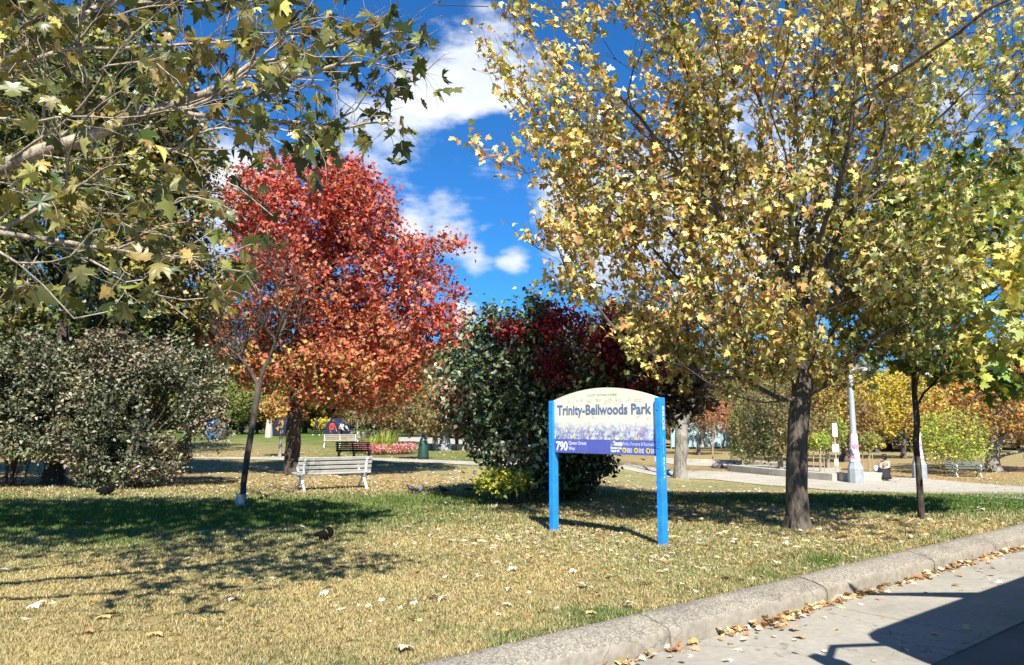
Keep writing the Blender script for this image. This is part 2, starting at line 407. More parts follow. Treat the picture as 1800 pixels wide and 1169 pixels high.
# gutter slabs with real joints
def slab(s0, s1, t0, t1, z0, mat, name, thick=.2):
    q = MB(); g = .006
    x0, x1, y0, y1 = s0 + g, s1 - g, t0, t1
    vs = [(x0, y0, z0), (x1, y0, z0), (x1, y1, z0), (x0, y1, z0), (x0, y0, z0 - thick), (x1, y0, z0 - thick), (x1, y1, z0 - thick), (x0, y1, z0 - thick)]
    q.add([(a * KD[0] + b_ * KN[0], a * KD[1] + b_ * KN[1], c_) for a, b_, c_ in vs], [(0, 1, 2, 3), (7, 6, 5, 4), (0, 4, 5, 1), (1, 5, 6, 2), (2, 6, 7, 3), (3, 7, 4, 0)])
    return q
q = MB(); s = -40.0
rr = random.Random(5)
while s < 60:
    ln = 2.9 + rr.random() * .5; t_ = slab(s, s + ln, T_ASPH + .008, T_OUT - .002, Z_ROAD + rr.uniform(-.003, .003), None, ''); q.add(t_.v, t_.f); s += ln
tag(q.build('concrete_gutter', M['gutter'], bevel=.004), kind='structure')
st_grid(sR, np.array([-11, -6, -3, -1, 0, 1, 2, T_ASPH]), lambda X, Y, S, T: Z_ROAD - .012 + .035 * sstep(-T, -2, 5) + 0 * X, 'road', M['asphalt'])
st_grid(sR, np.array([-400., -60, -30, -16, -11.0]), lambda X, Y, S, T: -.05 + 0 * X, 'far_pavement', M['path'])
# kerb: rounded section swept in separate lengths, with chips at the arris
V = []; F = []; s = -40.0; rr = np.random.RandomState(3)
prof = [(T_IN + .01, -.10), (T_IN, -.006), (T_IN - .02, .010), (T_IN - .12, .0), (T_OUT + .11, -.028), (T_OUT + .05, -.045), (T_OUT + .02, -.062), (T_OUT + .004, -.088), (T_OUT + .0, -.25)]
while s < 60:
    ln = 2.35 + rr.rand() * .3 if s < 14 else 3; base = len(V)
    steps = int(ln / .045) if -2 < s < 14 else 4
    dz = rr.uniform(-.008, .008); dt = rr.uniform(-.006, .006)
    for k in range(steps + 1):
        sv = s + .006 + (ln - .012) * k / steps
        nzv = vnoise(np.array([[sv, 1.0], [sv, 9.0]]), 5, 8); nzf = vnoise(np.array([[sv, 3.0], [sv, 7.0]]), 16, 4)
        for j, (t, z) in enumerate(prof):
            e = (.012 * (nzv[0] - .5) + .010 * (nzf[0] - .5)) * (j in (4, 5, 6, 7)); tt = (.022 * (nzf[1] - .5) + .02 * (nzv[1] - .5)) * (j < 3)
            if k in (0, steps): z_ = z - .006 * (0 < j < 8)
            else: z_ = z
            t2 = t + dt + e + tt
            V.append((sv * KD[0] + t2 * KN[0], sv * KD[1] + t2 * KN[1], z_ + dz + e))
    n = len(prof)
    for k in range(steps):
        for j in range(n - 1):
            a = base + k * n + j; F.append((a, a + n, a + n + 1, a + 1))
    F.append(tuple(base + j for j in range(n))); F.append(tuple(base + steps * n + j for j in range(n - 1, -1, -1)))
    s += ln
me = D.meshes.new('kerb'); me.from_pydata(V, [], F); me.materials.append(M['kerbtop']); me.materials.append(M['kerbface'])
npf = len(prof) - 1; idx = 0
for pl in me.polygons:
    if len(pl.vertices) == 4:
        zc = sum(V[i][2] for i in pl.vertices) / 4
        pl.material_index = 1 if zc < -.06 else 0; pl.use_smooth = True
kerb = D.objects.new('kerb', me); C.objects.link(kerb); tag(kerb, kind='structure')

# paths: sheets following the terrain
def ground_sheet(name, outline, mat, lift=.012, n=60, m_=8):
    """outline = (near edge points, far edge points) as photograph pixels on the ground"""
    a = [G(*q) for q in outline[0]]; b = [G(*q) for q in outline[1]]
    def rs(P, n):
        d = [0]
        for i in range(1, len(P)): d.append(d[-1] + (P[i] - P[i - 1]).length)
        return [np.array((np.interp(u * d[-1], d, [p.x for p in P]), np.interp(u * d[-1], d, [p.y for p in P]))) for u in np.linspace(0, 1, n)]
    a = rs(a, n); b = rs(b, n); V = []; F = []
    for i in range(n):
        for j in range(m_):
            k = j / (m_ - 1); p = a[i] * (1 - k) + b[i] * k
            if j in (0, m_ - 1): p = p + .05 * (vnoise(np.array([p]), 3, 9)[0] - .5)
            V.append((p[0], p[1], gz(p[0], p[1]) + .01 + lift))
    for i in range(n - 1):
        for j in range(m_ - 1): F.append((i * m_ + j, (i + 1) * m_ + j, (i + 1) * m_ + j + 1, i * m_ + j + 1))
    o = npmesh(name, np.array(V), [np.array(F)], mat, smooth=True); return tag(o, kind='structure')
ground_sheet('park_path', ([(1085, 823), (1250, 843), (1420, 858), (1600, 868), (1800, 880), (1990, 893)], [(1100, 815), (1260, 828), (1430, 843), (1600, 840), (1800, 856), (1990, 868)]), M['path'])
ground_sheet('narrow_path', ([(340, 806), (430, 808), (520, 810), (700, 812), (850, 819), (1000, 824), (1090, 826)], [(340, 804), (430, 804), (520, 804), (700, 806), (850, 813), (1000, 818), (1090, 820)]), M['path'])
ground_sheet('upper_path', ([(1150, 812), (1280, 822), (1390, 832), (1470, 838)], [(1150, 803), (1290, 810), (1400, 817), (1480, 822)]), M['path'], lift=.016)
ground_sheet('plaza', ([(690, 788), (800, 789), (900, 791), (1010, 793)], [(700, 765), (800, 766), (900, 768), (1010, 770)]), M['path'], lift=.02)

# ------------------------------------------------------------------ foliage
def fan(half, cen):
    pts = half + [(-x, y) for x, y in reversed(half[1:-1])]
    V = [(cen[0], cen[1])] + pts; n = len(pts)
    V = np.array([(x, y, 0) for x, y in V]); T = np.array([(0, 1 + i, 1 + (i + 1) % n) for i in range(n)]); return V, T
TM_HI = fan([(0, 0), (.13, -.09), (.34, -.12), (.27, .03), (.42, .08), (.62, .16), (.55, .28), (.72, .50), (.48, .44), (.30, .42), (.26, .52), (.36, .74), (.20, .70), (.13, .84), (0, 1.06)], (0, .28))
TM_MID = fan([(0, 0), (.30, -.12), (.27, .06), (.64, .34), (.27, .42), (.28, .70), (0, 1.02)], (0, .28))
TM_LO = (np.array([(0, 0, 0), (.5, .12, 0), (.18, .42, 0), (0, 1, 0), (-.18, .42, 0), (-.5, .12, 0)]), np.array([(0, 1, 2), (0, 2, 3), (0, 3, 4), (0, 4, 5)]))
TM_OV = (np.array([(0, 0, 0), (.30, .4, .06), (0, 1, 0), (-.30, .4, .06)]), np.array([(0, 1, 2), (0, 2, 3)]))
def unit(v): return v / np.maximum(np.linalg.norm(v, axis=1, keepdims=True), 1e-9)
def leaf_arrays(P, size, col, tm, rng, bias=.6, droop=.4, curl=.35, fold=.25, out=None, toward=None):
    N = len(P); n = rng.normal(size=(N, 3)); n = unit(n) + np.array((0, 0, bias))
    if out is not None: n = n + out
    if toward is not None: n = n + toward
    n = unit(n); t = unit(rng.normal(size=(N, 3))) + np.array((0, 0, -droop))
    t = unit(t - n * np.sum(t * n, 1, keepdims=True)); b = np.cross(n, t)
    tv, tt = tm; K = len(tv)
    cu = (curl * (rng.rand(N) * 1.6 - .3))[:, None]; fo = (fold * rng.rand(N))[:, None]
    x = np.broadcast_to(tv[None, :, 0], (N, K)); y = np.broadcast_to(tv[None, :, 1], (N, K))
    z = tv[None, :, 2] - cu * (x ** 2 + (y - .3) ** 2) + fo * np.abs(x)
    s = np.asarray(size)[:, None, None]
    V = P[:, None, :] + s * (x[..., None] * b[:, None] + y[..., None] * t[:, None] + z[..., None] * n[:, None])
    F = tt[None] + (np.arange(N) * K)[:, None, None]
    return V.reshape(-1, 3), F.reshape(-1, 3), np.repeat(col, K, axis=0)
def pick(P, pal, rng, scale=.5, seed=0, mixn=.6, jit=.18):
    """colour of each leaf: palette index from clumpy noise plus chance"""
    pal = np.array(pal, float); n = len(pal)
    v = fbm(P, scale, seed, 2); r = np.argsort(np.argsort(v)) / max(1, len(v) - 1)
    u = np.clip(mixn * r + (1 - mixn) * rng.rand(len(P)), 0, .9999)
    u = np.argsort(np.argsort(u)) / max(1, len(u))
    c = pal[(u * n).astype(int)]
    return np.clip(c * (1 + jit * (rng.rand(len(P), 1) * 2 - 1)) * (1 + .08 * rng.normal(size=(len(P), 3))), .004, .9)
def grow(paths, tips, r_base, r_tip=.004, seg=.35, rng=None, minattach=0.0, downpen=1.4, alpha=.35, curve=.35, jit=.03):
    """nodes reached from the given limb paths to every tip; returns nodes, parents, radii, tip ids"""
    P = []; par = []; plen = []; dr = []; att = []
    def addpath(pts, parent):
        for p in pts:
            p = np.array(p, float)
            if parent < 0: P.append(p); par.append(-1); plen.append(0); dr.append(np.array((0, 0, 1.))); att.append(p[2] > paths[0][0][2] + minattach); parent = len(P) - 1; continue
            a = P[parent]; d = p - a; L_ = np.linalg.norm(d); k = max(1, int(L_ / seg)); u = d / max(L_, 1e-6)
            for i in range(1, k + 1):
                q = a + d * i / k + (rng.normal(size=3) * jit * min(L_, .6) if i < k else 0)
                P.append(q); par.append(parent); plen.append(plen[parent] + L_ / k); dr.append(u); att.append(q[2] > paths[0][0][2] + minattach); parent = len(P) - 1
        return parent
    addpath(paths[0], -1)
    for pt in paths[1:]:
        q = np.array(pt[0]); i = int(np.argmin(np.linalg.norm(np.array(P) - q, axis=1))); addpath(pt[1:] if len(pt) > 1 else pt, i)
    tips = np.asarray(tips, float)
    if len(tips):
        cen = np.array(P); d0 = np.array([np.min(np.linalg.norm(cen - t, axis=1)) for t in tips]); tips = tips[np.argsort(d0)]
    cap = len(P) + len(tips) * 40; PA = np.zeros((cap, 3)); DA = np.zeros((cap, 3)); LA = np.zeros(cap); AA = np.zeros(cap, bool); n = len(P)
    PA[:n] = P; DA[:n] = dr; LA[:n] = plen; AA[:n] = att; PR = np.full(cap, -1, int); PR[:n] = par; tid = []
    for t in tips:
        d = t - PA[:n]; dist = np.linalg.norm(d, axis=1) + 1e-6; cs = np.sum(d * DA[:n], 1) / dist
        cost = dist * (1.5 - .6 * cs) + alpha * LA[:n] + downpen * np.maximum(0, PA[:n, 2] - t[2]) + np.where(AA[:n], 0, 1e3)
        i = int(np.argmin(cost)); a = PA[i]; L_ = dist[i]; k = max(1, int(math.ceil(L_ / seg)))
        if n + k + 1 >= cap: break
        ctrl = a + DA[i] * L_ * curve + (rng.normal(size=3) * .08 * L_); prev = i
        for j in range(1, k + 1):
            u = j / k; q = (1 - u) ** 2 * a + 2 * u * (1 - u) * ctrl + u * u * t
            dd = q - PA[prev]; l2 = np.linalg.norm(dd) + 1e-6
            PA[n] = q; DA[n] = dd / l2; LA[n] = LA[prev] + l2; AA[n] = True; PR[n] = prev; prev = n; n += 1
        tid.append(prev)
    PA = PA[:n]; PR = PR[:n]; cnt = np.zeros(n); haschild = np.zeros(n, bool); haschild[PR[PR >= 0]] = True
    cnt[~haschild] = 1
    for i in range(n - 1, 0, -1): cnt[PR[i]] += cnt[i]
    e = math.log(max(cnt[0], 2)) / math.log(r_base / r_tip)
    R = r_tip * np.maximum(cnt, 1) ** (1 / e)
    return PA, PR, R, np.array(tid, int), DA[:n]
def wood(PA, PR, R, flare=1.5, rough=.0):
    """tapered limbs as rings between each node and its parent"""
    n = len(PA); main = np.full(n, -1)
    order = np.argsort(R)
    for i in order:
        if PR[i] >= 0: main[PR[i]] = i
    d_in = np.zeros((n, 3)); ok = PR >= 0; d_in[ok] = unit(PA[ok] - PA[PR[ok]])
    nxt = np.where(main >= 0, main, 0); d_out = np.where((main >= 0)[:, None], unit(PA[nxt] - PA), d_in)
    d_in[~ok] = d_out[~ok]; dd = unit(d_in + d_out)
    R = R.copy(); z0 = PA[0, 2] + .25; h = PA[:, 2] - z0
    if flare > 1: R = R * (1 + (flare - 1) * np.exp(-np.maximum(h, 0) / .17) * (R > R[0] * .6))
    def frame(d):
        ref = np.tile(np.array((.32, .93, .11)), (len(d), 1)); a = unit(np.cross(d, ref)); return a, np.cross(d, a)
    VV = []; FF = []; off = 0
    E_ = np.nonzero(ok)[0]
    for lo, hi, K in ((.045, 9, 12), (.014, .045, 6), (0, .014, 3)):
        e = E_[(R[E_] >= lo) & (R[E_] < hi)]
        if not len(e): continue
        p = PR[e]; ism = (main[p] == e)
        rp = np.where(ism, R[p], np.minimum(R[p], R[e] * 1.15)); dp = np.where(ism[:, None], dd[p], d_in[e])
        th = np.linspace(0, 2 * np.pi, K, endpoint=False)
        ring = []
        for P_, r_, d_ in ((PA[p], rp, dp), (PA[e], R[e], dd[e])):
            a, b = frame(d_)
            q = P_[:, None] + r_[:, None, None] * (np.cos(th)[None, :, None] * a[:, None] + np.sin(th)[None, :, None] * b[:, None])
            if K == 12:
                lump = 1 + .10 * (vnoise(q.reshape(-1, 3), 3.0, 2).reshape(q.shape[:2]) - .5)[..., None] * 2
                root = 1 + .6 * (np.exp(-np.maximum(P_[:, 2] - z0, 0) / .14))[:, None, None] * ((np.cos(th * 4 + .6) + .4 * np.cos(th * 7))[None, :, None] * .5)
                q = P_[:, None] + (q - P_[:, None]) * lump * root
            ring.append(q)
        V = np.concatenate(ring, 1).reshape(-1, 3); k = np.arange(K)
        f = np.stack([k, (k + 1) % K, (k + 1) % K + K, k + K], -1)[None] + (np.arange(len(e)) * 2 * K)[:, None, None] + off
        VV.append(V); FF.append(f.reshape(-1, 4)); off += len(V)
    return np.concatenate(VV), np.concatenate(FF)
def sample_env(ells, n, rng, shell=.0, cell=None, gap=0.0, gseed=0, gscale=.6):
    """points in a union of ellipsoids (cx,cy,cz,rx,ry,rz,weight)"""
    out = []; wts = np.array([e[6] if len(e) > 6 else e[3] * e[4] * e[5] for e in ells]); wts = wts / wts.sum()
    while sum(map(len, out)) < n * 3:
        k = rng.choice(len(ells), p=wts); e = ells[k]; q = unit(rng.normal(size=(200, 3))); r = rng.rand(200) ** (1 / 3.)
        r = r * (1 - shell) + shell * (1 - .12 * rng.rand(200)) if shell else r
        out.append(np.array(e[:3]) + q * r[:, None] * np.array(e[3:6]))
    P = np.concatenate(out); rng.shuffle(P)
    if gap > 0: P = P[fbm(P, gscale, gseed, 2) > gap]
    if cell:
        key = np.floor(P / cell).astype(int); _, i = np.unique(key, axis=0, return_index=True); i = np.sort(i); P = P[i]
    return P[:n]
def shoots(PA, tid, DA, rng, n, length, up=.4, spread_=.7):
    """n twigs at each tip: start, end"""
    st = np.repeat(PA[tid], n, axis=0); d = np.repeat(DA[tid], n, axis=0)
    d = unit(d + spread_ * unit(rng.normal(size=d.shape)) + np.array((0, 0, up)))
    ln = length * (.5 + rng.rand(len(st)))
    return st, st + d * ln[:, None], d
def twig_mesh(S, E, r0, off=0):
    d = unit(E - S); a = unit(np.cross(d, np.tile(np.array((.3, .9, .2)), (len(d), 1)))); b = np.cross(d, a)
    th = np.array([0, 2.094, 4.189]); mid = (S + E) / 2
    mid = mid + .08 * np.linalg.norm(E - S, axis=1, keepdims=True) * a
    rings = []
    for P_, r_ in ((S, r0), (mid, r0 * .75), (E, r0 * .4)):
        rings.append(P_[:, None] + r_ * (np.cos(th)[None, :, None] * a[:, None] + np.sin(th)[None, :, None] * b[:, None]))
    V = np.concatenate(rings, 1).reshape(-1, 3); k = np.arange(3)
    f = np.concatenate([np.stack([k + o, (k + 1) % 3 + o, (k + 1) % 3 + 3 + o, k + 3 + o], -1) for o in (0, 3)])[None] + (np.arange(len(S)) * 9)[:, None, None] + off
    return V, f.reshape(-1, 4)
def make_tree(name, label, cat, base, trunk, r_base, tips, pal, seed, nshoot=2, slen=.5, nleaf=7, lsize=.1, tm=TM_MID, mat='leaf', bark='bark', limbs=(), leafless=False,
              bias=.6, droop=.4, up=.35, r_tip=.004, seg=.35, group=None, colscale=.5, mixn=.6, minattach=1.0, twr=.0035, toward=None, flare=1.5, spreadl=.06, keep=None, downpen=1.4,
              sizevar=.35, curl=.35, fold=.25, szf=None, shade=None, spr=.7, extra=None, alpha=.35):
    rng = np.random.RandomState(seed); b = np.array(base, float)
    root = thing(name, label, cat, tuple(base), 0, group)
    t0, t1 = np.array(trunk[0], float), np.array(trunk[1], float)
    if t1[2] - t0[2] > 1.1 and not leafless: trunk = [tuple(t0)] + [tuple(t0 + (t1 - t0) * q / (t1[2] - t0[2])) for q in (.2, .28, .36, .46, .6, .8)] + list(trunk[1:])
    PA, PR, R, tid, DA = grow([trunk] + list(limbs), tips, r_base, r_tip, seg, rng, minattach, downpen=downpen, alpha=alpha)
    V, F = wood(PA, PR, R, flare)
    S, E_, d = shoots(PA, tid, DA, rng, nshoot, slen, up, spr)
    TV, TF = twig_mesh(S, E_, twr, len(V))
    wd = npmesh('trunk', np.concatenate([V, TV]) - b, [np.concatenate([F, TF])], M[bark], root, smooth=True)
    if leafless: return root
    u = (rng.rand(len(S), nleaf) * .95 + .1); P = S[:, None] + (E_ - S)[:, None] * u[..., None]
    P = P.reshape(-1, 3) + rng.normal(size=(len(S) * nleaf, 3)) * spreadl
    if keep is not None: P = P[keep(P)]
    col = pick(P, pal, rng, colscale, seed, mixn) if not callable(pal) else pal(P, rng)
    sz = lsize * (1 - sizevar + 2 * sizevar * rng.rand(len(P))) * (1 if szf is None else szf(P))
    LV, LF, LC = leaf_arrays(P, sz, col, tm, rng, bias, droop, toward=toward, curl=curl, fold=fold)
    npmesh('crown', LV - b, [LF], M[mat], root, col=LC)
    return root

# ------------------------------------------------------------------ trees
def ell(px, py, y, rx, ry, rd, w=None):
    """ellipsoid around a photograph point at depth y; rx, ry in photograph pixels, rd metres deep"""
    c = A(px, py, y); k = y / 1300
    e = [c.x, c.y, c.z, rx * k, rd, ry * k]
    return e + ([w] if w else [rx * ry * 1.0])
rs = np.random.RandomState
# 1. the large yellowing maple right of the sign
B = G(1400, 930); yb = B.y
LM = lambda *q: [tuple(A(*p)) for p in q]
trunk = [(B.x, B.y, B.z - .3)] + LM((1400, 860, yb), (1402, 780, yb), (1408, 700, yb), (1412, 620, yb + .1), (1410, 540, yb + .1), (1405, 460, yb + .2), (1400, 380, yb + .2), (1402, 280, yb + .3), (1398, 160, yb + .3), (1390, 20, yb + .4), (1385, -100, yb + .5))
limbs = [LM((1404, 712, yb), (1345, 708, yb - .5), (1300, 698, yb - .8), (1250, 676, yb - 1.1), (1205, 645, yb - 1.2), (1165, 600, yb - 1.3), (1130, 540, yb - 1.4)),
         LM((1408, 665, yb), (1350, 625, yb + .3), (1290, 590, yb + .6), (1220, 560, yb + .8), (1150, 500, yb + 1)),
         LM((1410, 600, yb), (1360, 530, yb - .3), (1310, 440, yb - .6), (1240, 340, yb - .9), (1150, 240, yb - 1.1), (1060, 130, yb - 1.3), (1000, 40, yb - 1.4)),
         LM((1408, 520, yb), (1340, 400, yb + .5), (1260, 290, yb + .9), (1170, 130, yb + 1.2), (1110, 0, yb + 1.4)),
         LM((1408, 560, yb), (1450, 470, yb - .3), (1500, 360, yb - .6), (1560, 230, yb - .8), (1640, 100, yb - 1), (1700, -20, yb - 1.1)),
         LM((1405, 480, yb + .1), (1440, 340, yb + .5), (1470, 200, yb + .9), (1500, 60, yb + 1.1), (1520, -80, yb + 1.2)),
         LM((1405, 440, yb + .1), (1370, 300, yb - .5), (1330, 160, yb - .9), (1300, 20, yb - 1.2), (1280, -90, yb - 1.4)),
         LM((1408, 690, yb), (1450, 678, yb - .2), (1490, 650, yb - .5), (1530, 600, yb - .8), (1600, 560, yb - 1)),
         LM((1410, 590, yb), (1480, 500, yb + .5), (1580, 410, yb + .9), (1700, 330, yb + 1.1), (1810, 250, yb + 1.2)),
         LM((1410, 560, yb), (1400, 470, yb + 1), (1380, 350, yb + 1.8), (1350, 220, yb + 2.4)),
         LM((1406, 400, yb + .1), (1430, 250, yb - .2), (1440, 100, yb - .3), (1430, -50, yb - .4)),
         LM((1408, 540, yb), (1440, 420, yb - 1), (1480, 300, yb - 1.8), (1500, 180, yb - 2.2)) + [(5.9, 7.4, 6.5), (6.1, 6.2, 7.0)]]
env = [ell(1390, 120, yb, 400, 330, 3.9), ell(1120, 170, yb, 210, 190, 2.4), ell(1120, 300, yb, 160, 190, 2.2), ell(1130, 480, yb - .3, 170, 120, 1.7), ell(1390, 480, yb, 310, 170, 3.0), ell(960, 90, yb, 110, 110, 1.2), ell(1230, 610, yb - .8, 120, 75, 1.1, 40000), ell(1290, 650, yb - .4, 90, 45, 1.0, 22000), ell(1470, 655, yb - .3, 80, 45, 1.0, 22000), ell(1360, 600, yb - 1.2, 100, 60, .9, 26000), ell(1560, 610, yb, 90, 60, 1.3, 24000), ell(1400, 540, yb + 1.2, 180, 110, 1.4, 40000),
       ell(1500, 610, yb - .5, 130, 70, 1.3), ell(1650, 150, yb, 220, 260, 3.0), ell(1300, 560, yb, 170, 90, 1.6), ell(1520, 540, yb - .5, 120, 110, 1.5), ell(1450, 590, yb + .8, 150, 60, 1.2), [6.0, 7.0, 7.4, 2.1, 2.0, 1.2, 18000], [4.2, 8.4, 7.6, 2.0, 1.6, 1.2, 10000], ell(1500, 660, yb - .2, 70, 40, 1.0, 26000), ell(1560, 650, yb - .2, 60, 40, 1.0, 20000), ell(900, 60, yb, 40, 60, .5, 5500), ell(880, 285, yb, 50, 12, .3, 4000), ell(1300, 660, yb - 1, 90, 40, .8)]  # the two lobes in plain metres are unseen crown added for dappled shade
tips = sample_env(env, 2300, rs(11), shell=.0, cell=.33, gap=.49, gseed=21, gscale=.95)
r_ = rs(14); X_ = []
for (ax, ay, bx, by, n, sp) in ((1010, 330, 858, 278, 8, .08), (1010, 260, 900, 170, 9, .15), (990, 200, 868, 100, 10, .15), (980, 120, 890, -10, 10, .18), (1010, 420, 960, 452, 7, .12), (1020, 480, 965, 400, 6, .12), (1050, 540, 985, 505, 7, .15), (1050, 300, 930, 240, 8, .15), (1040, 60, 930, -30, 8, .2)):
    for k in range(n):
        u = (k + r_.rand()) / n; p = A(ax + (bx - ax) * u, ay + (by - ay) * u, yb - .9 - .5 * u); X_.append(np.array(p) + r_.normal(size=3) * sp * (1.3 - u))
for k in range(50):
    q = unit(r_.normal(size=(1, 3)))[0] * r_.rand() ** .33; X_.append(np.array((6.1 + 2.0 * q[0], 6.2 + 1.6 * q[1], 6.9 + .8 * q[2])))  # unseen forward boughs, added to dapple the ground before the trunk
tips = np.concatenate([tips, np.array(X_)])
S_N = np.array(SUN); SG0 = np.array(G(974, 934)); SG1 = np.array(G(1166, 960)); sg_d = (SG1 - SG0)[:2]; sg_n = np.array((-sg_d[1], sg_d[0]))
def clear_of_sign(P):
    # the sign stands in full sun: no twig hangs in the sunlight that reaches its panel
    k = ((P[:, :2] - SG0[:2]) @ sg_n) / (S_N[:2] @ sg_n); Q = P - k[:, None] * S_N
    u = ((Q[:, :2] - SG0[:2]) @ sg_d) / (sg_d @ sg_d)
    return ~((k > 0) & (u > -.15) & (u < 1.15) & (Q[:, 2] > 1.0) & (Q[:, 2] < 2.3))
tips = tips[clear_of_sign(tips)]
pal_maple = [(.13, .14, .03), (.26, .26, .05), (.36, .32, .07), (.46, .40, .10), (.52, .38, .08), (.50, .28, .07), (.40, .24, .10), (.32, .30, .08)]
def pal_big(P, rng):
    """greener towards the lower right of the crown, more orange up at the left"""
    g = np.clip((P[:, 0] - 4.2) / 5 + (4.5 - P[:, 2]) / 9, -1, 1)
    a = pick(P, [(.26, .26, .06), (.50, .42, .11), (.70, .56, .18), (.66, .40, .12), (.40, .22, .10), (.76, .66, .34), (.44, .42, .11), (.62, .47, .13)], rng, .8, 3)
    b = pick(P, [(.13, .18, .035), (.26, .31, .06), (.52, .50, .15), (.64, .60, .26), (.42, .38, .10), (.36, .24, .08)], rng, .8, 4)
    t = (g * .5 + .42 + .35 * (rng.rand(len(P)) - .5))[:, None]; t = sstep(t, .3, .7)
    return a * (1 - t) + b * t
make_tree('maple_tree', 'large yellow and orange maple with stout grey trunk right of the park sign', 'tree', (B.x, B.y, B.z), trunk, .155, tips, pal_big, 5,
          nshoot=3, slen=.55, nleaf=6, lsize=.088, keep=clear_of_sign, limbs=limbs, up=.8, mat='leaf', bias=.2, droop=1.0, minattach=1.9, spreadl=.035, twr=.005, curl=.7, fold=.5, toward=np.array((.05, -.5, .25)), flare=1.75, r_tip=.0042)
# 2. young tree right
B = G(1622, 912); yb = B.y
trunk = [(B.x, B.y, B.z - .3)] + LM((1617, 860, yb), (1610, 780, yb), (1608, 700, yb), (1612, 620, yb), (1625, 500, yb), (1640, 380, yb), (1650, 260, yb))
env = [ell(1640, 470, yb - .3, 175, 190, 1.9), ell(1740, 560, yb - .6, 120, 120, 1.5), ell(1560, 560, yb - .3, 90, 90, 1.2), ell(1800, 400, yb - .2, 120, 150, 1.6), ell(1720, 640, yb - .5, 110, 45, 1.0, 30000), ell(1745, 610, yb - .7, 60, 35, .8, 14000)]
tips = sample_env(env, 480, rs(12), cell=.34, gap=.38, gseed=5, gscale=.9)
make_tree('young_maple_tree', 'slender young maple with thin dark trunk and large pale green leaves at the right', 'tree', (B.x, B.y, B.z), trunk, .052, tips,
          [(.10, .15, .03), (.24, .29, .05), (.44, .48, .11), (.56, .57, .22), (.48, .46, .10), (.60, .52, .13)], 6, nshoot=2, slen=.38, nleaf=6, lsize=.15, bark='bark_dark', up=.15, bias=.5, droop=.7, minattach=1.9,
          toward=np.array((.05, -.2, .1)), flare=1.25, tm=TM_HI)
# 3. pale branches of a plane tree hanging into the upper left
base = (-6.6, 4.6, 0.0)
trunk = [(-6.6, 4.6, -.3), (-6.55, 4.65, 1.0), (-6.45, 4.7, 2.2), (-6.4, 4.75, 3.2), (-6.3, 4.8, 4.4), (-6.2, 4.8, 6.0), (-6.1, 5.2, 7.5), (-6.0, 5.8, 8.6)]
limbs = [[(-6.45, 4.7, 2.3), (-5.2, 4.95, 2.9)] + LM((-60, 322, 5.1), (0, 295, 5.1), (80, 262, 5.15), (160, 240, 5.2), (240, 203, 5.25), (300, 185, 5.3), (360, 165, 5.3), (440, 112, 5.35), (500, 55, 5.4), (545, 10, 5.4), (580, -40, 5.5)),
         LM((240, 215, 5.25), (330, 190, 5.15), (400, 150, 5.1), (470, 90, 5.05), (540, 30, 5.0)),
         [(-6.4, 4.75, 3.1), (-5.0, 5.2, 3.5)] + LM((-40, 132, 5.3), (40, 112, 5.3), (110, 88, 5.35), (215, 86, 5.4), (300, 80, 5.5), (380, 75, 5.6)),
         [(-6.42, 4.7, 2.9), (-5.2, 4.7, 3.1)] + LM((-40, 208, 4.7), (60, 215, 4.7), (200, 208, 4.75), (290, 195, 4.8), (360, 172, 4.9)),
         [(-6.45, 4.7, 2.2), (-5.0, 4.6, 2.5)] + LM((-30, 405, 4.7), (40, 415, 4.7), (110, 424, 4.75), (250, 450, 4.8), (350, 452, 4.9)),
         [(-6.45, 4.7, 2.2), (-4.9, 4.3, 2.5)] + LM((-30, 425, 4.2), (30, 462, 4.2), (75, 500, 4.2), (130, 560, 4.2), (190, 548, 4.3)),
         LM((0, 295, 5.1), (60, 250, 5.0), (140, 190, 4.9), (185, 120, 4.8), (235, 60, 4.7)),
         LM((160, 240, 5.2), (147, 160, 5.3), (140, 60, 5.4), (132, -60, 5.5)),
         LM((440, 112, 5.35), (520, 95, 5.3), (600, 75, 5.25), (660, 48, 5.2), (720, 40, 5.2)),
         LM((360, 165, 5.3), (450, 150, 5.2), (540, 130, 5.15), (640, 110, 5.1), (700, 95, 5.1)),
         LM((300, 190, 5.3), (420, 215, 5.2), (520, 215, 5.2), (600, 228, 5.15), (680, 215, 5.1)),
         LM((240, 250, 5.2), (330, 275, 5.0), (420, 330, 4.9), (480, 380, 4.9)),
         LM((110, 424, 4.75), (200, 480, 4.8), (280, 520, 4.8), (330, 560, 4.8)),
         LM((30, 290, 5.1), (90, 320, 4.8), (160, 325, 4.8), (220, 310, 4.9)),
         [(-6.3, 4.8, 4.2), (-4.6, 5.3, 4.9), (-3.0, 5.6, 5.4), (-1.4, 5.8, 5.7)], [(-6.2, 4.8, 5.2), (-4.8, 5.6, 6.2), (-3.2, 6.2, 6.8)], [(-6.4, 4.7, 3.6), (-6.6, 6.2, 4.6), (-6.4, 7.8, 5.3)], [(-6.4, 4.7, 3.6), (-6.8, 3.0, 4.8), (-6.9, 1.2, 5.8)]]
T = []; r_ = rs(21)
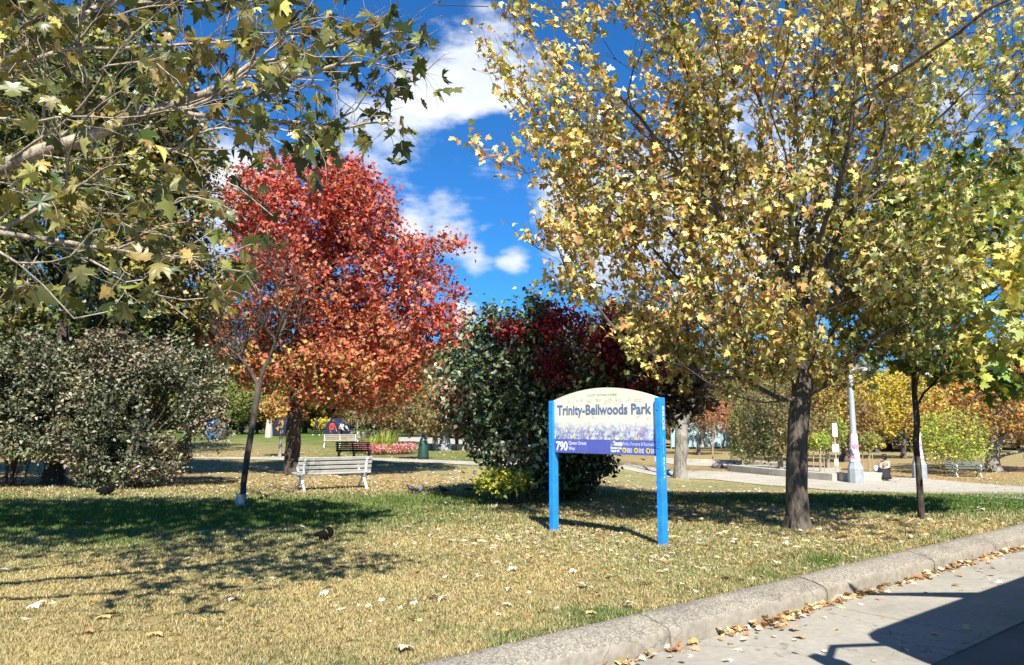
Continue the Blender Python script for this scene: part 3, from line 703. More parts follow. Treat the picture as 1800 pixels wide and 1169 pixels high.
for (cx, cy, rx, ry, n, y0, y1) in [(300, 80, 330, 110, 120, 4.5, 6.3), (540, 120, 130, 120, 60, 4.7, 5.8), (700, 85, 75, 55, 30, 4.9, 5.5), (505, 225, 95, 55, 26, 4.8, 5.4), (180, 330, 210, 90, 44, 4.2, 5.6),
                                     (220, 470, 220, 75, 36, 4.3, 5.4), (665, 218, 38, 22, 7, 5.0, 5.2), (400, 400, 70, 70, 9, 5.2, 5.8), (300, -130, 420, 110, 70, 4.5, 6.5), (110, 180, 130, 90, 24, 4.4, 5.6), (400, 190, 160, 90, 36, 4.8, 5.7)]:
    for _ in range(n):
        a = r_.rand() * 6.283; q = math.sqrt(r_.rand()); T.append(tuple(A(cx + rx * q * math.cos(a), cy + ry * q * math.sin(a), y0 + (y1 - y0) * r_.rand())))
for _ in range(1700):
    q = unit(r_.normal(size=(1, 3)))[0] * r_.rand() ** .33; T.append((-6.2 + 5.4 * q[0], 6.5 + 2.9 * q[1], 7.9 + 1.4 * q[2]))
for _ in range(60): T.append((-6 + 4.5 * r_.rand(), 4.3 + 3 * r_.rand(), 5.4 + 1.8 * r_.rand()))
for _ in range(110): T.append((-6 + 3.6 * r_.rand(), 4.6 + 1.6 * r_.rand(), 3.9 + 1.5 * r_.rand()))
pl_size = lambda P: 1 + .75 * (P[:, 2] > 5.6)  # unseen upper crown packed and large-leaved to deepen its shade on the lawn
make_tree('plane_tree', 'plane tree reaching in from the left with pale branches and big drooping olive leaves', 'tree', base, trunk, .15, T,
          [(.04, .055, .010), (.07, .08, .016), (.12, .125, .03), (.20, .20, .045), (.09, .10, .018), (.42, .38, .11), (.24, .18, .05)], 8, nshoot=2, slen=.24, nleaf=2, lsize=.102, bark='bark_pale', keep=lambda P: (np.abs(np.sin(P[:, 0] * 917.3 + P[:, 2] * 331.7)) < .72) | (P[:, 2] > 5.0), up=-.25, bias=.15, droop=1.3,
          minattach=1.8, tm=TM_HI, spreadl=.03, twr=.0028, limbs=limbs, r_tip=.0044, seg=.16, mixn=.35, sizevar=.4, szf=pl_size, curl=.9, fold=.7, mat='leaf_plane', downpen=.4)
# 4. red maple
B = G(515, 835); yb = B.y
trunk = [(B.x, B.y, B.z - .3)] + LM((514, 800, yb), (518, 740, yb), (522, 680, yb), (525, 600, yb), (530, 520, yb), (540, 430, yb), (550, 350, yb))
limbs = [LM((523, 690, yb), (575, 690, yb - .5), (640, 680, yb - .9), (710, 650, yb - 1)), LM((525, 600, yb), (600, 560, yb), (680, 520, yb), (760, 500, yb)), LM((523, 660, yb), (460, 620, yb), (410, 570, yb)), LM((528, 560, yb), (590, 460, yb), (650, 380, yb)), LM((522, 680, yb), (520, 640, yb - 1.5), (510, 600, yb - 2.6))]
env = [ell(545, 380, yb, 150, 105, 2.5), ell(560, 500, yb, 180, 140, 3.1), ell(700, 560, yb, 115, 115, 2.5), ell(470, 600, yb, 105, 90, 2.3), ell(610, 655, yb - .3, 160, 65, 2.6), ell(430, 400, yb, 60, 80, 1.4), ell(660, 330, yb, 50, 40, 1), ell(715, 470, yb, 60, 45, 1.2), ell(770, 432, yb, 38, 12, .5, 2500), ell(760, 600, yb, 65, 60, 1.5)]
tips = sample_env(env, 2800, rs(31), cell=.38, gap=.40, gseed=8, gscale=.7)
def pal_red(P, rng):
    px = 900 + P[:, 0] / P[:, 1] * 1300; py = 748 - (P[:, 2] - 1.6) / P[:, 1] * 1300
    a = pick(P, [(.44, .06, .038), (.54, .095, .055), (.55, .15, .08), (.44, .15, .075), (.28, .05, .04), (.54, .26, .14), (.40, .10, .06)], rng, .8, 5, .45)
    b = pick(P, [(.46, .15, .07), (.50, .24, .10), (.46, .11, .06), (.50, .36, .10), (.30, .26, .07), (.44, .19, .10)], rng, .8, 6, .6)
    t = np.clip((py - 480) / 220 - (px - 560) / 420 + .1 + .5 * (fbm(P, .55, 9, 2) - .5) + .25 * (rng.rand(len(P)) - .5), 0, 1)[:, None]
    return a * (1 - t) + b * t
make_tree('red_maple_tree', 'broad maple with full red and orange crown behind the white bench', 'tree', tuple(B), trunk, .24, tips, pal_red, 9, nshoot=3, slen=.46, nleaf=6, lsize=.115, tm=TM_MID, mat='leaf_red', bark='bark_dark',
          limbs=limbs, up=.25, bias=.5, droop=.5, minattach=2.2, spreadl=.09, toward=np.array((.05, -.35, .2)), flare=1.6)
# 5. bare young tree leaning right
B = G(422, 890); yb = B.y
trunk = [(B.x, B.y, B.z - .3)] + LM((428, 850, yb), (435, 800, yb), (445, 740, yb), (453, 690, yb), (460, 660, yb))
limbs = [LM((457, 675, yb), (475, 640, yb), (488, 590, yb), (490, 530, yb), (478, 470, yb), (470, 430, yb)), LM((455, 680, yb), (440, 640, yb + .2), (430, 590, yb + .3), (400, 530, yb + .4)), LM((478, 630, yb), (510, 600, yb - .2), (545, 570, yb - .3), (570, 550, yb - .4)), LM((488, 590, yb), (520, 540, yb + .2), (540, 500, yb + .3))]
tips = sample_env([ell(470, 530, yb, 90, 85, 1.0), ell(420, 560, yb, 60, 60, .7), ell(530, 560, yb, 60, 55, .7), ell(400, 600, yb, 35, 40, .6), ell(475, 450, yb, 60, 40, .6)], 230, rs(41), cell=.14)
make_tree('young_bare_tree', 'leaning young tree with bare dark twigs and pale wrapped base', 'tree', tuple(B), trunk, .062, tips, [(.34, .07, .04), (.30, .12, .05)], 10, nshoot=2, slen=.42, nleaf=1, lsize=.05, tm=TM_LO, bark='twig', up=.9,
          r_tip=.0055, minattach=1.5, twr=.0048, flare=1.2, mat='leaf_red', keep=lambda P: fbm(P, 1.5, 3, 2) > .62)
col_ = MB().tube([(0, 0, -.05), (.005, 0, .10), (.02, 0, .24)], [.10, .105, .10], 12)
M['guard'] = mat_worn('pale trunk guard', (.42, .40, .36), .8, .25, 8)
o = col_.build('trunk_guard', M['guard'], [x for x in D.objects if x.name == 'young_bare_tree'][0], bevel=.01, smooth=True)

# 6. left background tree
B = G(95, 852); yb = B.y + .4
trunk = [(B.x, B.y, B.z - .3)] + LM((95, 800, yb), (97, 720, yb), (110, 600, yb), (130, 450, yb), (150, 300, yb), (160, 150, yb), (160, 60, yb))
env = [ell(150, 250, yb + 1, 200, 170, 3.2), ell(130, 420, yb + 1, 230, 140, 3.4), ell(250, 400, yb + .5, 110, 170, 2.0), ell(120, 540, yb + .8, 240, 80, 3.0), ell(240, 170, yb + .5, 100, 90, 1.7), ell(-120, 300, yb + 1, 180, 260, 3.2), ell(330, 520, yb + 1.5, 70, 70, 1.6), ell(190, 110, yb, 120, 60, 1.6)]
env += [ell(60, 120, yb + 1, 150, 120, 2.5), ell(300, 300, yb + 1, 70, 120, 1.8), ell(60, 600, yb + 2, 160, 60, 2.5), ell(240, 590, yb + 2, 140, 50, 2)]
tips = sample_env(env, 4200, rs(51), cell=.42, gap=.33, gseed=18, gscale=.5)
make_tree('tall_maple_tree', 'tall maple with dense dull green crown and dark trunk behind the left bush', 'tree', tuple(B), trunk, .26, tips,
          [(.05, .075, .018), (.09, .12, .025), (.15, .17, .04), (.22, .22, .05), (.34, .30, .08), (.30, .18, .06), (.11, .13, .03)], 13, nshoot=3, slen=.50, nleaf=8, lsize=.115, bark='bark_dark', mat='leaf_gloss', up=.1, bias=.5, droop=.5, minattach=2.0, spreadl=.1, toward=np.array((.05, -.3, .1)))
# 7. shrubs
def shrub(name, label, cat, base, env, ntip, pal, seed, lsize, tm, mat='leaf_gloss', cell=.22, gap=.3, stems=9, bark='bark', nshoot=3, nleaf=5, slen=.25, up=.2, group=None, toward=np.array((.03, -.25, .15)), gscale=1.0, droop=.3, bias=.7, zmin=None):
    r = rs(seed); b = np.array(base); tips = sample_env(env, ntip, r, cell=cell, gap=gap, gseed=seed, gscale=gscale)
    if zmin is not None: tips = tips[tips[:, 2] > b[2] + zmin]
    limbs = []
    for k in range(stems):
        a = r.rand() * 6.283; q = .12 + .25 * r.rand(); e = env[r.randint(len(env))]
        s = (b[0] + q * math.cos(a), b[1] + q * math.sin(a), b[2] - .03); t = np.array(e[:3]) + (r.rand(3) - .5) * np.array(e[3:6]) * .9; m_ = (np.array(s) + t) / 2 + np.array((0, 0, .25))
        limbs.append([tuple(b + np.array((0, 0, .0))), s, tuple(m_), tuple(t)])
    return make_tree(name, label, cat, base, [(b[0], b[1], b[2] - .05), (b[0], b[1], b[2] + .5)], .11, tips, pal, seed, nshoot=nshoot, slen=slen, nleaf=nleaf, lsize=lsize, tm=tm, mat=mat, bark=bark, limbs=limbs, up=up,
                     minattach=.15, r_tip=.003, seg=.25, spreadl=.05, toward=toward, flare=1.0, group=group, droop=droop, bias=bias, twr=.002, downpen=.6)
pal_dusty = [(.06, .07, .035), (.13, .14, .07), (.27, .25, .15), (.19, .185, .11), (.32, .26, .17), (.15, .10, .06), (.07, .09, .04)]
B = G(215, 856); yb = B.y
shrub('lilac_bush', 'wide dusty grey green bush standing between the dark trunk and the leaning bare tree', 'bush', tuple(B),
      [ell(255, 710, yb, 118, 85, 1.5), ell(190, 760, yb, 85, 75, 1.3), ell(310, 650, yb, 62, 55, 1.1), ell(200, 630, yb, 50, 45, 1.0), ell(150, 690, yb, 60, 50, 1.0), ell(365, 740, yb, 25, 45, .6), ell(320, 745, yb, 50, 50, .8), ell(215, 815, yb - .2, 75, 40, .9), ell(340, 690, yb, 50, 60, .8), ell(265, 800, yb, 55, 40, .8)], 2300, pal_dusty, 61, .105, TM_OV, cell=.19, gap=.45, stems=16, gscale=1.25, nshoot=3, nleaf=6, slen=.30, up=.3, bark='bark_dark')
B = G(60, 852); yb = B.y - .9
shrub('lilac_bush', 'dusty green bush cut by the left edge of the picture', 'bush', (B.x - .3, B.y - .7, B.z),
      [ell(110, 660, yb, 60, 55, .9), ell(50, 640, yb, 60, 50, .9), ell(70, 700, yb, 95, 75, 1.1), ell(20, 730, yb, 90, 70, 1.4), ell(110, 740, yb, 60, 50, 1.0), ell(-60, 700, yb, 120, 100, 1.5), ell(60, 780, yb, 70, 28, .9)], 1500, pal_dusty[:4] + [(.15, .19, .07)], 62, .11, TM_OV, cell=.20, gap=.45, stems=10, slen=.3, up=.3, zmin=.75, gscale=1.25, nleaf=6, bark='bark_dark')
B = G(980, 884); yb = B.y + .7
VC = (B.x, yb, B.z)
sh = shrub('vine_covered_shrub', 'huge dark green shrub tangled with dark red creeper behind the park sign', 'shrub', VC,
      [ell(905, 650, yb, 90, 75, 1.2), ell(870, 710, yb, 80, 75, 1.2), ell(930, 780, yb - .2, 90, 80, 1.1), ell(1000, 670, yb + .2, 110, 90, 1.3), ell(1110, 650, yb + .4, 100, 75, 1.3), ell(1165, 690, yb + .4, 62, 45, 1.0), ell(1000, 800, yb, 65, 70, .9), ell(1060, 730, yb + .2, 100, 62, 1.1),
       ell(945, 572, yb, 42, 38, .7), ell(862, 585, yb - .1, 45, 40, .7), ell(1095, 572, yb + .3, 48, 38, .8), ell(1030, 600, yb, 30, 35, .6), ell(1195, 640, yb + .3, 35, 30, .6), ell(812, 655, yb, 28, 28, .5), ell(835, 800, yb, 22, 35, .5), ell(950, 850, yb - .2, 80, 32, .8), ell(1150, 600, yb + .3, 26, 26, .5), ell(1190, 700, yb + .5, 42, 42, .9)],
      3300, [(.035, .05, .018), (.07, .10, .035), (.14, .18, .075), (.24, .28, .15), (.36, .39, .25), (.12, .11, .05), (.20, .10, .06)], 63, .135, TM_OV, cell=.19, gap=.44, stems=16, bark='bark_dark', nshoot=3, nleaf=5, slen=.42, up=.35, gscale=1.2)  # palest leaf tones stand in for highlights on the foliage
r_ = rs(64); P = sample_env([ell(965, 610, yb - .9, 24, 70, .5), ell(1075, 600, yb - .8, 22, 75, .5), ell(1000, 690, yb - .9, 20, 30, .4), ell(985, 560, yb - .6, 40, 25, .5), ell(1145, 640, yb - .6, 28, 60, .5), ell(1085, 690, yb - .9, 30, 22, .4), ell(900, 575, yb - .7, 35, 16, .4), ell(1120, 700, yb - .7, 30, 35, .4), ell(1040, 590, yb - 1, 20, 50, .4)], 3600, r_, gap=.45, gseed=3, gscale=2.2)
LV, LF, LC = leaf_arrays(P + .12 * r_.normal(size=P.shape), .105 * (.6 + .8 * r_.rand(len(P))), pick(P, [(.16, .012, .02), (.26, .02, .025), (.36, .035, .03), (.10, .01, .015), (.30, .07, .04)], r_, 2, 3), TM_OV, r_, .3, .9, toward=np.array((0, -.4, .1)))
o = npmesh('red_creeper', LV - np.array(VC), [LF], M['leaf_red'], sh, col=LC); o['label'] = 'dark red creeper hanging over the shrub'
B = G(905, 886); yb = B.y - .3
shrub('yellow_shrub', 'low bright yellow leaved shrub at the left foot of the big dark shrub', 'shrub', (B.x, B.y, B.z), [ell(885, 848, yb, 42, 16, .35), ell(925, 862, yb - .1, 28, 13, .3), ell(905, 836, yb, 28, 10, .3)], 260, [(.42, .42, .06), (.50, .46, .09), (.28, .34, .06), (.16, .20, .05)], 66, .095, TM_OV, mat='leaf', cell=.07, gap=0, stems=6, nshoot=2, nleaf=4, slen=.12, bark='twig')
# 8. pale forked tree behind the sign
B = G(1195, 841); yb = B.y
trunk = [(B.x, B.y, B.z - .3)] + LM((1196, 810, yb), (1197, 780, yb), (1198, 750, yb))
limbs = [LM((1198, 752, yb), (1190, 725, yb), (1184, 690, yb), (1170, 640, yb), (1140, 570, yb), (1120, 490, yb)), LM((1198, 752, yb), (1212, 720, yb), (1222, 680, yb), (1240, 620, yb), (1250, 530, yb), (1240, 450, yb)), LM((1184, 700, yb), (1165, 680, yb - .3), (1150, 660, yb - .4)), LM((1222, 690, yb), (1240, 640, yb + 1), (1300, 560, yb + 1.5), (1340, 500, yb + 2)), LM((1186, 690, yb), (1200, 600, yb + .8), (1200, 500, yb + 1.2), (1190, 430, yb + 1.4))]
tips = sample_env([ell(1190, 500, yb, 170, 110, 3.4), ell(1280, 540, yb, 130, 90, 3), ell(1110, 540, yb, 90, 90, 2.5)], 420, rs(71), cell=.6)
make_tree('bare_grey_tree', 'thick pale grey forked trunk with nearly bare twigs just right of the sign', 'tree', tuple(B), trunk, .33, tips, [(.22, .12, .06), (.3, .2, .08)], 14, nshoot=4, slen=.9, nleaf=1, lsize=.12, tm=TM_LO, bark='bark_grey', limbs=limbs, up=.8,
          r_tip=.008, minattach=2, twr=.006, flare=1.3, keep=lambda P: fbm(P, 1.0, 3, 2) > .6)

# a far-off wood closing the horizon
r_ = rs(500); n_ = 60000; xw = (r_.rand(n_) * 2 - 1) * 170; yw = 150 + 14 * r_.rand(n_) - np.abs(xw) * .12; topw = 5.5 + 7 * fbm(np.c_[xw, xw * 0], .09, 5, 3); zw = -1.6 + (topw + 1.6) * r_.rand(n_)
LV, LF, LC = leaf_arrays(np.c_[xw, yw, zw], .7 + .7 * r_.rand(n_), pick(np.c_[xw, yw, zw], [(.05, .07, .02), (.08, .10, .03), (.12, .12, .04), (.16, .12, .05), (.22, .17, .06)], r_, .06, 7), TM_LO, r_, .4, .3, toward=np.array((0, -.5, .3)))
tag(npmesh('distant_wood', LV, [LF], M['leaf'], None, col=LC), 'distant band of dull autumn woodland along the horizon', 'woodland', kind='stuff')

# 9. trees and saplings of the park behind: (base px, py, trunk radius, crown ellipses, palette, label...)
YEL = [(.55, .42, .04), (.62, .50, .06), (.48, .34, .04), (.40, .38, .06), (.58, .40, .04)]
ORG = [(.50, .22, .05), (.56, .30, .06), (.42, .20, .05), (.46, .34, .07), (.30, .17, .06)]
BRN = [(.18, .10, .045), (.26, .15, .06), (.33, .19, .07), (.14, .12, .04), (.38, .26, .07)]
GRN = [(.05, .08, .02), (.09, .12, .03), (.14, .16, .04), (.20, .21, .05), (.24, .20, .06)]
LIM = [(.24, .34, .04), (.36, .44, .06), (.48, .50, .08), (.54, .50, .08), (.18, .26, .04)]
OLV = [(.13, .12, .04), (.20, .18, .06), (.28, .23, .08), (.30, .18, .07), (.10, .10, .035)]
def park_tree(name, label, bx, by, r, crown, pal, seed, n=320, ls=.17, depth=2.2, bark='bark', cat='tree', nleaf=5, nshoot=2, slen=.5, tm=TM_LO, mat='leaf', lean=0, gap=.3, bare=False, minatt=None):
    B = G(bx, by); yb = B.y; k = yb / 1300
    top = max(crown, key=lambda e: -e[1]); tx, ty = top[0], top[1] - top[3] * .5
    low = max(e[1] + e[3] for e in crown)
    trunk = [(B.x, B.y, B.z - .3)] + LM((bx + lean * .3, by - (by - low) * .5, yb), (bx + lean * .6, min(low, by - 10), yb), ((bx + lean + tx) / 2, (low + ty) / 2 - 5, yb), (tx, ty, yb))
    env = [ell(cx, cy, yb, rx, ry, depth) for cx, cy, rx, ry in crown]
    vol = sum(e[3] * e[4] * e[5] for e in env); cell = max(.16, (vol * 4.2 / n) ** (1 / 3.) * .8)
    tips = sample_env(env, n, rs(seed), cell=cell, gap=gap, gseed=seed, gscale=1.2 / max(1, cell * 2.2))
    return make_tree(name, label, cat, tuple(B), trunk, r, tips, pal, seed, nshoot=nshoot, slen=slen, nleaf=nleaf, lsize=ls, tm=tm, mat=mat, bark=bark, minattach=minatt if minatt else max(.4, (by - low) * k * .8), r_tip=.006 if r > .1 else .004, seg=.6, spreadl=.12,
                     toward=np.array((0, -.35, .2)), twr=.004, flare=1.4, leafless=bare, alpha=.3)
park_tree('oak_tree', 'stout trunked oak with wide rusty orange crown at the right edge', 1745, 829, .42, [(1735, 720, 115, 55), (1800, 700, 110, 60), (1680, 745, 60, 40), (1840, 760, 80, 45), (1760, 660, 90, 45)], ORG, 101, n=900, ls=.21, depth=4, bark='bark_grey')
park_tree('yellow_maple_tree', 'bright yellow maple behind the seated person', 1588, 806, .22, [(1570, 722, 95, 48), (1600, 690, 70, 40), (1530, 745, 55, 42), (1500, 700, 50, 40)], YEL, 102, n=700, ls=.22, depth=3)
park_tree('small_lime_tree', 'small multi stemmed tree with lime green leaves in front of the bench', 1668, 834, .06, [(1672, 765, 58, 42), (1655, 790, 40, 30), (1695, 790, 35, 25), (1665, 740, 35, 22)], LIM, 103, n=420, ls=.13, depth=1.7, bark='bark_pale', slen=.3, minatt=.3)
park_tree('brown_oak_tree', 'broad trunked oak with brown crown behind the lamp post with posters', 1489, 812, .42, [(1460, 720, 80, 62), (1420, 690, 60, 50), (1500, 740, 50, 40)], BRN + [(.45, .34, .07)], 104, n=650, ls=.22, depth=3)
park_tree('small_brown_tree', 'small round brown leaved tree with short pale trunk right of the maple trunk', 1455, 823, .13, [(1452, 762, 32, 34)], LIM[:2] + BRN[:4], 105, n=200, ls=.15, depth=1, bark='bark_grey')
park_tree('dark_conical_tree', 'small dark green conical tree on short white trunk by the low wall', 1305, 817, .10, [(1303, 778, 22, 30), (1301, 745, 17, 25), (1306, 800, 20, 12)], GRN, 106, n=260, ls=.15, depth=.9, bark='bark_grey', mat='leaf_gloss')
park_tree('brown_green_tree', 'tree with brown and green crown immediately left of the maple trunk', 1372, 828, .16, [(1372, 735, 48, 62), (1350, 770, 40, 38), (1395, 760, 30, 45), (1340, 720, 40, 40)], OLV + GRN[:2], 107, n=560, ls=.17, depth=2, bark='bark_grey')
park_tree('rust_sapling', 'sapling with pale straight stem and rust orange leaves behind the forked grey trunk', 1253, 812, .05, [(1258, 735, 28, 30), (1265, 715, 25, 22)], [(.42, .14, .06), (.5, .22, .08), (.34, .12, .05)], 108, n=130, ls=.13, depth=.9, bark='bark_pale', nshoot=2)
park_tree('dark_brown_tree', 'dark brown crowned tree behind the forked grey trunk', 1228, 800, .16, [(1225, 705, 55, 52), (1265, 690, 45, 40), (1240, 750, 25, 30)], BRN[:2] + OLV[:2], 109, n=420, ls=.2, depth=2.4)
park_tree('russet_tree', 'russet tree seen between the sign and forked trunk', 1160, 798, .14, [(1150, 730, 50, 45), (1120, 700, 50, 40)], BRN, 110, n=330, ls=.2, depth=2.4)
park_tree('green_brown_tree', 'rounded olive tree filling the gap above the low wall', 1330, 795, .18, [(1320, 700, 60, 55), (1290, 690, 45, 40), (1345, 755, 30, 30)], OLV, 111, n=420, ls=.22, depth=3)
park_tree('olive_tree', 'dull olive tree above the recycling bins', 398, 764, .16, [(410, 710, 50, 36), (370, 700, 50, 40)], GRN[2:] + LIM[:1], 112, n=330, ls=.30, depth=3)
park_tree('yellow_green_tree', 'yellow green tree seen left of the red maple trunk', 452, 762, .16, [(450, 718, 42, 26), (480, 690, 40, 30)], LIM[:4] + [(.3, .25, .06)], 113, n=300, ls=.3, depth=3)
park_tree('thin_leaning_tree', 'thin leaning sapling with orange leaves just left of the red maple trunk', 491, 803, .085, [(492, 720, 26, 20), (480, 700, 22, 20)], ORG, 114, n=100, ls=.16, depth=1, lean=10, bark='bark_grey')
park_tree('yellow_sapling', 'tiny bright yellow sapling near the blue tent', 567, 764, .04, [(566, 746, 15, 7), (560, 750, 8, 5)], YEL, 115, n=60, ls=.2, depth=.8, bark='bark_pale', slen=.3)
park_tree('bagged_sapling', 'sapling with green watering bag round its stem beside the flower bed', 742, 808, .045, [(733, 742, 25, 22), (745, 720, 20, 15)], OLV, 116, n=110, ls=.14, depth=.8, bark='twig', lean=4)
park_tree('brown_park_tree', 'brownish tree to the left of the grey lamp post', 765, 792, .16, [(762, 735, 24, 32), (775, 700, 28, 28)], BRN + OLV[:1], 117, n=240, ls=.2, depth=1.8, bark='bark_grey')
park_tree('russet_park_tree', 'brownish tree to the right of the grey lamp post', 803, 791, .11, [(805, 740, 18, 28), (800, 705, 25, 26)], BRN[1:] + [(.45, .25, .1)], 118, n=230, ls=.2, depth=1.8)
park_tree('ragged_tree', 'ragged olive tree standing over the pink flower bed', 698, 782, .1, [(690, 735, 32, 28), (665, 715, 30, 30), (712, 712, 30, 26)], OLV + BRN[:2], 119, n=300, ls=.2, depth=1.8)
park_tree('pale_twiggy_tree', 'pale twiggy tree behind the white far bench', 628, 778, .07, [(628, 725, 28, 26)], OLV, 120, n=120, ls=.14, depth=1.4, bark='bark_pale', nleaf=2)
park_tree('dark_trunk_tree', 'dark trunked tree at the left edge of the big shrub', 826, 792, .2, [(830, 700, 40, 45)], GRN + BRN[:1], 121, n=240, ls=.22, depth=2)
park_tree('orange_green_tree', 'small green and orange tree behind the left bush', 20, 800, .12, [(30, 650, 80, 50), (90, 620, 70, 40), (-30, 680, 70, 50)], LIM[:2] + ORG[:2] + GRN[1:3], 122, n=520, ls=.17, depth=2.2, tm=TM_LO)
park_tree('dark_evergreen_tree', 'dark tree between the left bush and red maple', 330, 790, .2, [(340, 640, 60, 60), (300, 600, 60, 50), (380, 690, 30, 30)], GRN[:3] + BRN[:1], 123, n=480, ls=.2, depth=2.6)
park_tree('dark_grove_tree', 'dark green tree behind the bus stop pole', 1540, 795, .3, [(1545, 745, 70, 32), (1620, 750, 60, 30), (1500, 690, 60, 50)], GRN, 124, n=420, ls=.34, depth=3)
park_tree('dark_grove_tree', 'dark green tree behind the rusty orange oak', 1700, 795, .3, [(1700, 745, 60, 38), (1770, 750, 60, 34), (1650, 700, 60, 50)], GRN, 125, n=420, ls=.34, depth=3)
park_tree('broad_green_tree', 'broad shady green tree filling the space above the left bushes', 240, 800, .3, [(230, 540, 130, 90), (120, 600, 110, 70), (330, 590, 80, 80), (40, 560, 100, 80)], GRN + OLV[:2], 140, n=1100, ls=.17, depth=3, tm=TM_LO, mat='leaf_gloss')
park_tree('left_edge_tree', 'green yellow tree showing at the left picture edge above the bush', -60, 790, .25, [(-20, 580, 110, 80), (60, 520, 90, 70)], LIM[:1] + GRN[1:] + OLV[:2], 141, n=600, ls=.18, depth=3, tm=TM_LO)
for bx, by, cr, pal, sd_, lab in ((1295, 792, [(1290, 650, 80, 62), (1250, 620, 50, 40), (1340, 690, 50, 40)], BRN, 160, 'tall brown tree rising over the low wall left of the maple trunk'), (1450, 790, [(1460, 650, 75, 60), (1420, 700, 50, 40)], BRN + ORG[:2], 161, 'tall rusty brown tree behind the stop pole'),
                                  (1560, 790, [(1570, 660, 80, 50), (1600, 630, 60, 40)], YEL[2:] + GRN[2:], 162, 'tall yellow green tree behind the bright yellow maple'), (1720, 790, [(1730, 650, 90, 60), (1800, 620, 70, 60)], ORG + OLV, 163, 'tall tree behind the rusty oak'),
                                  (425, 762, [(425, 705, 45, 38), (400, 735, 30, 16)], GRN, 142, 'dark green tree right of the recycling bins'), (478, 760, [(478, 700, 45, 45), (460, 735, 25, 14)], OLV, 143, 'olive tree directly left of the red maple trunk'),
                                  (535, 762, [(540, 700, 45, 48), (545, 738, 25, 10)], GRN, 144, 'dark tree directly right of the red maple trunk'), (610, 762, [(612, 705, 48, 42)], BRN, 145, 'brown tree above the white framed far bench'),
                                  (655, 764, [(655, 715, 40, 38), (650, 742, 25, 14)], OLV, 146, 'olive brown tree behind the ragged tree'), (722, 768, [(722, 715, 40, 42), (715, 748, 25, 12)], BRN + OLV, 147, 'brown tree behind the bagged sapling'),
                                  (790, 770, [(792, 720, 40, 42), (800, 750, 22, 12)], OLV, 148, 'olive tree behind the grey lamp post'), (850, 775, [(850, 720, 45, 50)], GRN, 149, 'dark green tree behind the left flank of the big shrub'),
                                  (1210, 788, [(1210, 735, 45, 40), (1190, 760, 25, 16)], GRN + BRN, 150, 'dark tree partly behind the forked trunk'), (1345, 786, [(1345, 735, 50, 40), (1330, 765, 30, 14)], GRN, 151, 'dark green tree behind the brown green tree'),
                                  (1420, 786, [(1420, 735, 50, 42), (1410, 768, 30, 12)], OLV + GRN[:2], 152, 'olive tree filling the gap right of the maple trunk'), (1590, 788, [(1590, 740, 55, 40), (1600, 768, 35, 12)], GRN, 153, 'dark green tree above the seated person'),
                                  (1670, 788, [(1670, 735, 55, 45), (1660, 768, 35, 14)], GRN, 154, 'dark green tree behind the lime green tree'), (1790, 788, [(1790, 735, 60, 45), (1770, 768, 35, 14)], GRN + ORG[:1], 155, 'dark tree at the right edge beyond the bench')):
    park_tree('shade_tree', lab, bx, by, .2, cr, pal, sd_, n=260, ls=.34, depth=3, minatt=1.5)
# staked saplings by the low wall
M['stake'] = mat_worn('wooden stake', (.42, .33, .2), .8, .2, 9)
for px, py, lab, pal, sd_ in ((1441, 832, 'staked green sapling left of the bus stop pole', LIM, 131), (1527, 828, 'staked green sapling between the lamp post and the seated person', OLV[1:3] + LIM[:3], 132)):
    t = park_tree('staked_sapling', lab, px, py, .035, [(px, py - 54, 17, 11), (px - 6, py - 47, 10, 8)], pal, sd_, n=90, ls=.13, depth=.6, bark='bark_pale', slen=.2)
    q = MB()
    for dx, dy in ((-.34, 0), (.34, .1), (0, -.25)): MB.tube(q, [(dx, dy, -.1), (dx * .9, dy, 1.5)], .025, 6); t_ = q.build('stake', M['stake'], t); q = MB()
# far belt of trees closing the park
protos = []
for k, (pal, sd_) in enumerate(((GRN, 201), (OLV, 202), (BRN + YEL[:1], 203), (GRN[1:] + ORG[1:3], 204))):
    r = rs(sd_); h = 11.0
    env = [(0, 0, 6.4, 4.0, 3.5, 4.2, 5), (1.5, 0, 3.9, 3.4, 3, 2.5, 4), (-1.9, 0, 4.2, 3.2, 2.6, 2.8, 4)]
    tips = sample_env(env, 420, r, cell=.8, gap=.25, gseed=sd_, gscale=.4)
    protos.append(make_tree('distant_tree', '', 'tree', (0, 0, 0), [(0, 0, -.3), (.1, 0, 2), (0, .1, 5), (.2, 0, 9)], .32, tips, pal, sd_, nshoot=2, slen=.8, nleaf=8, lsize=.48, tm=TM_LO, mat='leaf', bark='bark_dark', minattach=1.0, r_tip=.01, seg=.9, spreadl=.3, twr=.008, toward=np.array((0, -.3, .2))))
protos_mesh = [p.children[0].data.name for p in protos]
def protos_k(o): return protos_mesh.index(o.children[0].data.name)
r = random.Random(9); i = 0
